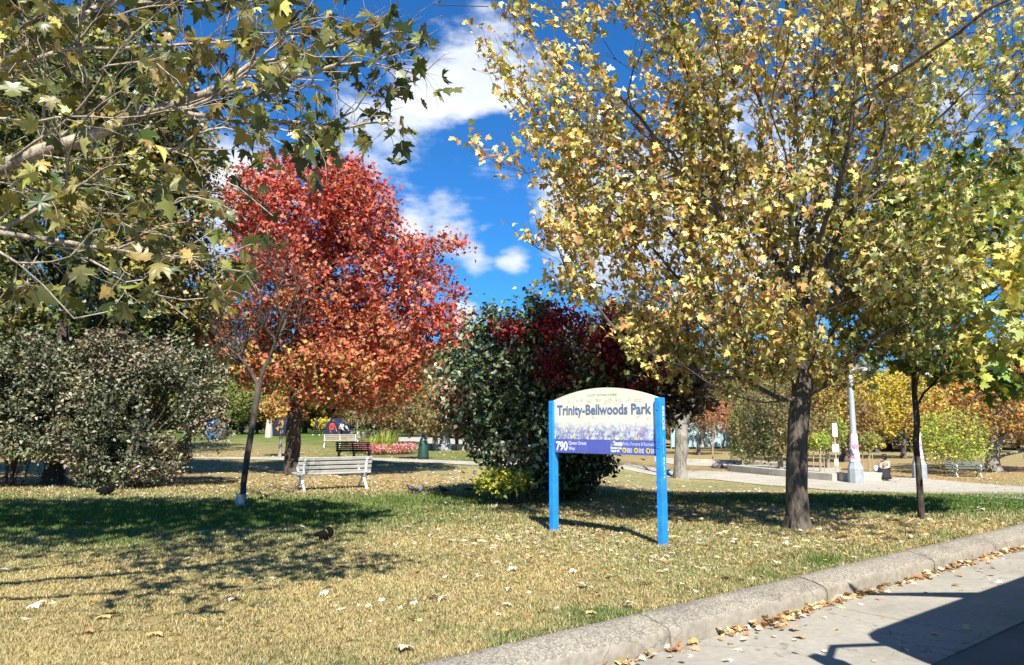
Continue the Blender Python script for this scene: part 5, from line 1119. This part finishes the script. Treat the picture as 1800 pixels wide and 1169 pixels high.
# ------------------------------------------------------------------ animals
M['fur'] = mat_worn('black fur', (.007, .006, .006), .95, .4, 40, dirt=(.015, .01, .008), spec=.1); M['feather'] = mat_worn('grey blue feathers', (.16, .18, .22), .5, .4, 25); M['featherdark'] = mat_worn('dark feathers', (.03, .03, .04), .5, .3, 25)
def squirrel(label, px, py, rz, s_=1.0, pose=0):
    B = G(px, py); t = thing('squirrel', label, 'squirrel', (B.x, B.y, B.z + .01), rz)
    S = lambda L: [(x * s_, y * s_, z * s_, r * s_ * 1.45) for x, y, z, r in L]
    if pose == 0:   # hunched, nose down to the left (-x)
        P = S([(.05, 0, .06, .045), (0, 0, .085, .05), (-.055, 0, .085, .036), (-.09, 0, .085, .026), (-.125, 0, .075, .024), (-.155, 0, .062, .010), (.03, .035, .03, .022), (.0, .04, .008, .012), (-.03, .042, .006, .008), (.03, -.035, .03, .022), (.0, -.04, .008, .012), (-.03, -.042, .006, .008),
               (-.065, .03, .045, .012), (-.075, .03, .01, .007), (-.065, -.03, .045, .012), (-.075, -.03, .01, .007), (-.112, .014, .10, .008), (-.108, .018, .118, .004), (-.112, -.014, .10, .008), (-.108, -.018, .118, .004)])
        E_ = [(0, 1), (1, 2), (2, 3), (3, 4), (4, 5), (0, 6), (6, 7), (7, 8), (0, 9), (9, 10), (10, 11), (2, 12), (12, 13), (2, 14), (14, 15), (4, 16), (16, 17), (4, 18), (18, 19)]
    skin('body', P, E_, M['fur'], t)
    T = S([(.04, 0, .06, .024), (.07, 0, .07, .028), (.08, 0, .105, .032), (.07, 0, .14, .032), (.045, 0, .16, .026), (.015, 0, .155, .014)])
    skin('tail', T, [(i, i + 1) for i in range(5)], M['fur'], t)
squirrel('black squirrel crouching on the lawn among the branch shadows', 571, 951, .15, 1.02)
squirrel('black squirrel at the front edge of the dusty left bush', 186, 872, .1, 1.5)
def pigeon(label, px, py, rz, mat, s_=1.0):
    B = G(px, py); t = thing('pigeon', label, 'pigeon', (B.x, B.y, B.z), rz)
    S = lambda L: [(x * s_, y * s_, z * s_, r * s_ * 1.35) for x, y, z, r in L]
    skin('body', S([(.0, 0, .12, .05), (-.05, 0, .135, .045), (-.085, 0, .175, .026), (-.10, 0, .21, .024), (-.125, 0, .212, .014), (-.145, 0, .205, .005), (.06, 0, .105, .036), (.12, 0, .09, .020), (.17, 0, .08, (.008)), (0, .02, .07, .01), (-.01, .02, .005, .005), (0, -.02, .07, .01), (-.01, -.02, .005, .005)]),
         [(0, 1), (1, 2), (2, 3), (3, 4), (4, 5), (0, 6), (6, 7), (7, 8), (0, 9), (9, 10), (0, 11), (11, 12)], mat, t)
    for sgn in (-1, 1): skin('wing', S([(-.045, sgn * .045, .14, .018), (.03, sgn * .05, .125, .022), (.12, sgn * .025, .10, .008)]), [(0, 1), (1, 2)], M['featherdark'], t)
pigeon('dark headed pigeon feeding, left of the pair on the grass', 724, 868, .2, M['featherdark'])
pigeon('grey pigeon, right of the pair on the grass', 737, 870, 2.6, M['feather'])
pigeon('dark pigeon at the tip of the shrub shadow', 779, 868, .4, M['featherdark'], .9)
pigeon('black bird standing inside the shadow of the yellow shrub', 827, 866, 2.9, M['featherdark'], 1.0)

# ------------------------------------------------------------------ people
M['skin'] = mat_worn('skin', (.48, .28, .19), .6, .06, 6, dirtamt=0); M['hair'] = plain('dark hair', (.02, .014, .01)); 
def cloth(name, c): return mat_worn(name, c, .85, .15, 9)
def person(label, loc, rz, pose, top, legs, hat=None, hair=M['hair'], s_=1.0, skirt=None, bare=False):
    t = thing('person', label, 'person', loc, rz)   # faces -y
    if pose == 'sit':   # pelvis at .46
        J = dict(p=(0, 0, .50), c=(0, -.02, .78), n=(0, -.03, .98), h0=(0, -.06, 1.06), h=(0, -.08, 1.16), sl=(-.17, -.02, .92), sr=(.17, -.02, .92), el=(-.22, -.12, .68), er=(.22, -.12, .68), wl=(-.07, -.30, .62), wr=(.07, -.30, .62),
                 hl=(-.10, -.04, .48), hr=(.10, -.04, .48), kl=(-.13, -.45, .50), kr=(.13, -.45, .50), al=(-.12, -.48, .08), ar=(.12, -.42, .08), tl=(-.13, -.62, .03), tr=(.13, -.56, .03))
    elif pose == 'walk':
        J = dict(p=(0, 0, .92), c=(0, -.03, 1.22), n=(0, -.04, 1.44), h0=(0, -.05, 1.50), h=(0, -.06, 1.61), sl=(-.19, -.03, 1.37), sr=(.19, -.03, 1.37), el=(-.24, .06, 1.10), er=(.24, -.10, 1.10), wl=(-.22, .02, .86), wr=(.22, -.24, .92),
                 hl=(-.10, 0, .86), hr=(.10, 0, .86), kl=(-.11, -.16, .50), kr=(.11, .06, .47), al=(-.11, -.22, .08), ar=(.11, .30, .12), tl=(-.11, -.36, .04), tr=(.11, .20, .04))
    else:   # leaning forward
        J = dict(p=(0, 0, .90), c=(.05, -.14, 1.14), n=(.10, -.28, 1.30), h0=(.12, -.33, 1.34), h=(.13, -.40, 1.42), sl=(-.12, -.24, 1.24), sr=(.27, -.24, 1.24), el=(-.18, -.36, 1.0), er=(.34, -.38, 1.02), wl=(-.14, -.52, .86), wr=(.30, -.55, .90),
                 hl=(-.10, 0, .84), hr=(.10, 0, .84), kl=(-.12, -.05, .47), kr=(.14, .02, .46), al=(-.12, .05, .08), ar=(.16, .10, .08), tl=(-.13, -.09, .03), tr=(.17, -.05, .03))
    P = []; I = {}
    def ad(k, r, m_=None): I[k] = len(P); q = J[k] if k in J else m_; P.append((q[0] * s_, q[1] * s_, q[2] * s_, r * s_))
    for k, r in (('p', .13), ('c', .14), ('n', .055), ('h0', .06), ('h', .095), ('sl', .06), ('sr', .06), ('el', .04), ('er', .04), ('wl', .026), ('wr', .026), ('hl', .085), ('hr', .085), ('kl', .06), ('kr', .06), ('al', .037), ('ar', .037), ('tl', .03), ('tr', .03)): ad(k, r)
    h = Vector(J['h']); ad('top', .07, (h.x, h.y + .015, h.z + .08)); ad('nose', .016, (h.x, h.y - .115, h.z - .005))
    for sd_, w_ in (('l', 'wl'), ('r', 'wr')):
        e_, q_ = Vector(J['e' + sd_]), Vector(J[w_]); dr_ = (q_ - e_).normalized(); ad('hand' + sd_, .03, tuple(q_ + dr_ * .06))
    ed = [('p', 'c'), ('c', 'n'), ('n', 'h0'), ('h0', 'h'), ('h', 'top'), ('h', 'nose'), ('c', 'sl'), ('c', 'sr'), ('sl', 'el'), ('sr', 'er'), ('el', 'wl'), ('er', 'wr'), ('wl', 'handl'), ('wr', 'handr'), ('p', 'hl'), ('p', 'hr'), ('hl', 'kl'), ('hr', 'kr'), ('kl', 'al'), ('kr', 'ar'), ('al', 'tl'), ('ar', 'tr')]
    for sd_ in 'lr':
        e_, q_ = Vector(J['e' + sd_]), Vector(J['w' + sd_]); dr_ = (q_ - e_).normalized(); sdv = Vector((1, 0, 0)); base = q_ + dr_ * .08
        for f in range(5):
            off = sdv * ((f - 1.5) * .02 if f < 4 else (.045 if sd_ == 'l' else -.045)); ln = (.07, .08, .075, .06, .045)[f]
            k1 = 'f%s%d' % (sd_, f); ad(k1, .009, tuple(base + off + dr_ * (.0 if f < 4 else -.03))); ad(k1 + 'e', .007, tuple(base + off * 1.15 + dr_ * ln * .9 + Vector((0, 0, -.015)))); ed += [('hand' + sd_, k1), (k1, k1 + 'e')]
    skin('body', P, [(I[a], I[b]) for a, b in ed], M['skin'], t)
    def sub_(keys, grow_, edges, nm, mat): 
        L_ = [(*P[I[k]][:3], P[I[k]][3] + grow_ * s_) for k in keys]; ix = {k: i for i, k in enumerate(keys)}; skin(nm, L_, [(ix[a], ix[b]) for a, b in edges], mat, t)
    sub_(['p', 'c', 'sl', 'sr', 'el', 'er', 'wl', 'wr'], .03, [('p', 'c'), ('c', 'sl'), ('c', 'sr'), ('sl', 'el'), ('sr', 'er'), ('el', 'wl'), ('er', 'wr')], 'jacket', top)
    sub_(['p', 'hl', 'hr', 'kl', 'kr', 'al', 'ar'], .025, [('p', 'hl'), ('p', 'hr'), ('hl', 'kl'), ('hr', 'kr'), ('kl', 'al'), ('kr', 'ar')], 'trousers' if not skirt else 'leggings', legs)
    sub_(['al', 'tl'], .022, [('al', 'tl')], 'shoe', M['plate']); sub_(['ar', 'tr'], .022, [('ar', 'tr')], 'shoe', M['plate'])
    hh = h * s_
    q = MB(); q.lathe(hh + Vector((0, .02, -.03)), [(.085, -.09), (.112, -.02), (.118, .06), (.10, .12), (.05, .15)], 14); q.build('hair', hair, t, smooth=True, xf=Matrix.Translation((0, .02, 0)))
    for ex in (-.035, .035): MB().box(hh + Vector((ex, -.098, .012)), (.022, .012, .012)).build('eye', M['black'], t, bevel=.003)
    MB().box(hh + Vector((0, -.094, -.045)), (.045, .012, .010)).build('mouth', M['busred'], t, bevel=.003)
    if hat: q = MB(); q.lathe(hh + Vector((0, 0, .05)), [(.19, 0), (.19, .012), (.12, .02), (.115, .09), (.08, .12)], 18); q.build('hat', hat, t, smooth=True)
    if skirt: q = MB(); q.lathe((0, -.30 * s_, .1 * s_), [(.38, 0), (.36, .12), (.30, .34), (.20, .48), (.05, .52)], 16); q.build('skirt', skirt, t, smooth=True)
    return t
B = G(1560, 845); kk = gz(B.x, B.y)
person('person in pale jacket and black skirt sitting on the end of the low wall', (B.x, B.y + .1, kk), -.9, 'sit', cloth('beige jacket', (.45, .40, .30)), cloth('black cloth', (.015, .015, .015)), hat=cloth('dark hat', (.04, .015, .02)), skirt=cloth('black skirt', (.012, .012, .014)), s_=1.0)
B = G(1551, 844); t = thing('white_bag', 'white bag lying beside the seated person', 'bag', (B.x - .15, B.y + .05, gz(B.x, B.y) + .40)); q = MB(); q.lathe((0, 0, 0), [(.2, 0), (.26, .1), (.2, .3), (.06, .36)], 12); q.v = [(x, y * .6, z) for x, y, z in q.v]; q.build('sack', M['plate'], t, smooth=True); MB().tube([(-.08, 0, .33), (-.05, 0, .48), (.05, 0, .48), (.08, 0, .33)], .012, 6).build('handle', M['plate'], t)
B = G(583, 776); person('person in red top standing beside the navy tent', tuple(B), 1.2, 'walk', cloth('red top', (.55, .04, .05)), cloth('dark trousers', (.03, .03, .04)), s_=.95)
B = G(597, 776); person('person in white top bending over beside the navy tent', tuple(B), 1.0, 'lean', cloth('white top', (.75, .75, .75)), cloth('grey trousers', (.06, .06, .07)))
B = G(555, 766); person('dark clothed person walking alone on the far lawn left of the yellow sapling', tuple(B), 2.0, 'walk', cloth('black coat', (.02, .02, .025)), cloth('black trousers', (.02, .02, .02)))
B = G(819, 790); person('person in teal trousers walking past the dark trunk left of the big shrub', tuple(B), 1.8, 'walk', cloth('navy coat', (.03, .05, .08)), cloth('teal trousers', (.05, .2, .18)))
# bicycle leaning by the bench
B = G(622, 780); t = thing('bicycle', 'bicycle standing behind the white framed far bench', 'bicycle', tuple(B), .1)
for x in (-.5, .5):
    q = MB(); q.tube([(x + .34 * math.cos(a * math.pi / 12), 0, .35 + .34 * math.sin(a * math.pi / 12)) for a in range(25)], .022, 6, cap=False); w_ = q.build('wheel', M['tyre'], t, smooth=True)
    q = MB()
    for a in range(8): q.tube([(x, 0, .35), (x + .33 * math.cos(a * .785), 0, .35 + .33 * math.sin(a * .785))], .005, 4)
    q.build('spokes', M['metal'], w_)
q = MB()
for a, b in (((-.5, .35), (-.2, .85)), ((-.5, .35), (0, .32)), ((0, .32), (-.2, .85)), ((0, .32), (.35, .85)), ((-.18, .8), (.35, .85)), ((.35, .9), (.5, .35))): q.tube([(a[0], 0, a[1]), (b[0], 0, b[1])], .018, 6)
q.build('frame', M['metal'], t); MB().tube([(.35, 0, .85), (.33, 0, 1.0), (.33, .25, 1.02)], .014, 6).tube([(.33, 0, 1.0), (.33, -.25, 1.02)], .014, 6).build('handlebar', M['black'], t); MB().box((-.22, 0, .9), (.24, .12, .05)).build('saddle', M['black'], t, bevel=.02)

# ------------------------------------------------------------------ grass blades on the near lawn
def in_view(x, y, marg=.04): return np.abs(x) < (.6925 + marg) * y + .3
rng = rs(77)
def scatter(n, y0, y1, pw):
    u = rng.rand(n); y = (y0 ** (1 - pw) + u * (y1 ** (1 - pw) - y0 ** (1 - pw))) ** (1 / (1 - pw)); x = (rng.rand(n) * 2 - 1) * (.72 * y + .3)
    t = x * KN[0] + y * KN[1]; k = t > T_IN - .01; return x[k], y[k]
x, y = scatter(520000, 5.0, 22, 1.9)   # density falls as 1/y^2.9 over the widening strip
N = len(x); g = green_amount(x, y)
bare = fbm(np.c_[x, y], 7, 41, 2); k = (bare > .30) | (g > .3); x, y, g = x[k], y[k], g[k]; N = len(x)
c = turf_colour(x, y); v = rng.rand(N, 1)
straw = rng.rand(N, 1)
c = c * (.70 + .60 * v); c = np.where((straw < .10) & (g[:, None] < .6), np.array((.62, .52, .30)) * (.8 + .4 * v), c); c = np.where((straw > .86), np.array((.14, .19, .05)) * (.7 + .6 * v), c)
c = np.clip(c, .01, .8)
hgt = (.014 + .020 * rng.rand(N)) * (1 + .5 * g) * np.clip(y / 9, .9, 1.4); th = rng.rand(N) * 6.283; lean_ = (1.1 - .6 * g) * (.4 + rng.rand(N))
b0 = np.c_[x, y, height(x, y) + .004]; wv = (.0028 + .0022 * rng.rand(N)) * np.clip(y / 6, .9, 3.2)
sd_ = np.c_[-np.sin(th), np.cos(th), 0 * th] * wv[:, None]; dirv = np.c_[np.cos(th) * lean_, np.sin(th) * lean_, np.ones(N)] * hgt[:, None]
V_ = np.stack([b0 - sd_, b0 + sd_, b0 + dirv], 1).reshape(-1, 3)
o = npmesh('grass', V_, [np.arange(N * 3).reshape(-1, 3)], M['grass'], None, col=np.repeat(c, 3, 0)); tag(o, 'short dry lawn grass with green patches', 'grass', kind='stuff')

# ------------------------------------------------------------------ fallen leaves
LEAFPAL = [(.60, .52, .37), (.64, .58, .45), (.52, .38, .20), (.58, .44, .16), (.44, .26, .11), (.62, .56, .42), (.36, .20, .09)]
def leaf_density(x, y):
    def bl(cx, cy, rx, ry, k=1.0): return k * np.exp(-(((x - cx) / rx) ** 2 + ((y - cy) / ry) ** 2))
    return .10 + bl(4.0, 11.6, 3.8, 2.4, 1.7) + bl(1.5, 13, 3.5, 2.5, 1.0) + bl(7, 14, 4, 3, .6) + bl(.2, 11, 2.5, 2, .35) + bl(-4.5, 21, 6, 3, .9) + bl(5, 19, 5, 4, .7) + bl(-12, 20, 5, 2.5, .4)
protos = []
for k in range(6):
    r_ = rs(300 + k); LV, LF, LC = leaf_arrays(np.zeros((1, 3)), np.array([1.0]), np.array([LEAFPAL[(0, 1, 3, 5, 2, 4)[k]]]), TM_HI, r_, 5, 0, curl=.55, fold=.35)
    LV[:, 2] -= LV[:, 2].min(); o = npmesh('fallen_leaf', LV, [LF], M['leaf_dry'], None, col=LC); protos.append(o)
def leaf_zone(x, y):
    if math.hypot(x - 1.3, y - 10.8) < 1.4: return 'between and around the sign posts'
    if math.hypot(x - 4.43, y - 11.8) < 1.6: return 'close round the big maple trunk'
    if math.hypot(x - 7.1, y - 13) < 2.0: return 'near the slender young maple'
    if x * KN[0] + y * KN[1] < T_IN + .8: return 'along the kerb edge'
    if x > 1.5 and y > 11: return 'behind the sign towards the maple'
    if x > 1.2: return 'between the sign and the kerb'
    if y > 13.2: return 'in front of the grey bench' if x < -1.5 else 'in front of the yellow shrub'
    if x < -4: return 'on the left side by the branch shadows'
    return 'in the middle foreground left of the sign' if y < 9.5 else 'on the open middle lawn left of the sign'
n_ind = 0; r = random.Random(17); spots = [(60, 1069, .12, 1), (180, 1089, .12, 2), (268, 1121, .11, 2), (412, 1057, .10, 0), (1275, 1022, .15, 0), (1130, 1031, .12, 0), (1018, 1036, .12, 0), (755, 1055, .11, 0), (782, 1056, .10, 1), (903, 1005, .10, 1), (898, 1042, .08, 1), (896, 1067, .08, 0), (338, 993, .14, 0), (357, 941, .14, 1),
    (712, 1146, .12, 0), (1075, 1018, .09, 1), (1393, 1110, .10, 4), (1407, 1124, .08, 5), (1010, 1008, .08, 0), (440, 991, .09, 0), (600, 1075, .08, 3), (1040, 1081, .10, 2), (1110, 1073, .10, 1)]
pts_ = []
for px, py, s_, k in spots:
    if px > 1380: d = ray(px, py); kk = (Z_ROAD - EYE) / d.z; p = Vector((d.x * kk, d.y * kk, Z_ROAD)); pts_.append((p.x, p.y, Z_ROAD, s_, k % 6))
    else: p = G(px, py); pts_.append((p.x, p.y, p.z, s_, k % 6))
while len(pts_) < 298:
    yy = 5.2 + 10.3 * r.random() ** .8; xx = r.uniform(-.7, .7) * yy; t_ = xx * KN[0] + yy * KN[1]
    if t_ < T_IN + .1 or r.random() > float(leaf_density(np.array(xx), np.array(yy))) * 1.3 * (yy / 13): continue
    pts_.append((xx, yy, gz(xx, yy), r.uniform(.05, .10), r.randrange(6)))
for i, (xx, yy, zz, s_, k) in enumerate(pts_):
    p = protos[k]; o = p if not p.get('u') else p.copy()
    if o is not p: C.objects.link(o)
    p['u'] = 1; o.location = (xx, yy, zz + .016); o.scale = (s_, s_, s_ * r.uniform(.5, 1.3)); o.rotation_euler = (r.uniform(-.25, .25), r.uniform(-.25, .25), r.uniform(0, 6.28))
    if i == 0: lb = 'large cream fallen leaf by the lower left edge of the lawn'
    elif i == 1: lb = 'yellow tented fallen leaf right of the large cream one'
    elif i == 2: lb = 'flat yellow fallen leaf near the bottom left of the lawn'
    elif pts_[i][2] == Z_ROAD: lb = 'brown curled leaf lying alone on the concrete gutter lane, ' + ('farther one' if i == 16 else 'nearer one')
    else: lb = ('small ' if s_ < .065 else 'large ' if s_ > .085 else '') + ('cream', 'pale whitish', 'yellow brown', 'bleached', 'tan', 'brown')[k] + ' leaf on the lawn ' + leaf_zone(xx, yy)
    tag(o, lb, 'leaf', 'fallen leaves on the near lawn' if i > 2 and pts_[i][2] != Z_ROAD else None)
for o in protos:
    if 'u' in o: del o['u']
for o in D.objects:
    if o.name.startswith('fallen_leaf') and 'u' in o: del o['u']
def litter(name, x, y, z, s_, pal, seed, label, up=3.0, cscale=1.5):
    r_ = rs(seed); P = np.c_[x, y, z]
    LV, LF, LC = leaf_arrays(P, s_, pick(P, pal, r_, cscale, seed, .35), TM_MID, r_, up, 0, curl=.6, fold=.4)
    o = npmesh(name, LV, [LF], M['leaf_dry'], None, col=LC); return tag(o, label, 'leaves', kind='stuff')
X = []; Y = []
r_ = rs(400)
yy = 6 + 40 * r_.rand(150000) ** 1.3; xx = (r_.rand(len(yy)) * 2 - 1) * .75 * yy; t_ = xx * KN[0] + yy * KN[1]
dn = leaf_density(xx, yy) * .20 + litter_shade_amount(xx, yy) * .22 * (yy > 15) + .01 * (yy > 22)
k = (r_.rand(len(yy)) < dn * (.4 + 1.2 * fbm(np.c_[xx, yy], 1.1, 7, 2)) * np.clip((yy / 16) ** .5, .5, 1)) & (t_ > T_IN + .05)
xx, yy = xx[k], yy[k]
litter('leaf_litter', xx, yy, height(xx, yy) + .012, (.045 + .05 * r_.rand(len(xx))) * np.clip(yy / 20, .85, 1.4), LEAFPAL + [(.42, .22, .06), (.50, .30, .08)], 401, 'scattered dry leaves over the lawn and under the trees')
n = 3600; s_ = -3 + 22 * r_.rand(n); dt = np.abs(r_.normal(size=n)) * .045 * (.4 + 1.4 * vnoise(np.c_[s_, s_ * 0], 1.7, 2)); k = r_.rand(n) < .05 + .62 * vnoise(np.c_[s_, s_ * 0], 2.6, 5) - .25 * (s_ < 2); s_, dt = s_[k], dt[k]; tt = T_OUT - .02 - dt
litter('gutter_leaves', s_ * KD[0] + tt * KN[0], s_ * KD[1] + tt * KN[1], Z_ROAD + .012 + .04 * r_.rand(len(s_)) * np.exp(-dt / .08), .045 + .04 * r_.rand(len(s_)), [(.38, .20, .08), (.50, .32, .13), (.60, .52, .34), (.30, .16, .08), (.50, .40, .22)], 402, 'orange brown leaves drifted along the kerb foot', 1.6, 6)
n = 160; s_ = 1 + 16 * r_.rand(n); tt = T_OUT - .1 - 1.3 * r_.rand(n) ** 2; litter('gutter_leaves', s_ * KD[0] + tt * KN[0], s_ * KD[1] + tt * KN[1], Z_ROAD + .01 + 0 * s_, .03 + .05 * r_.rand(n), LEAFPAL, 403, 'few leaf scraps scattered over the concrete lane', 3, 6)
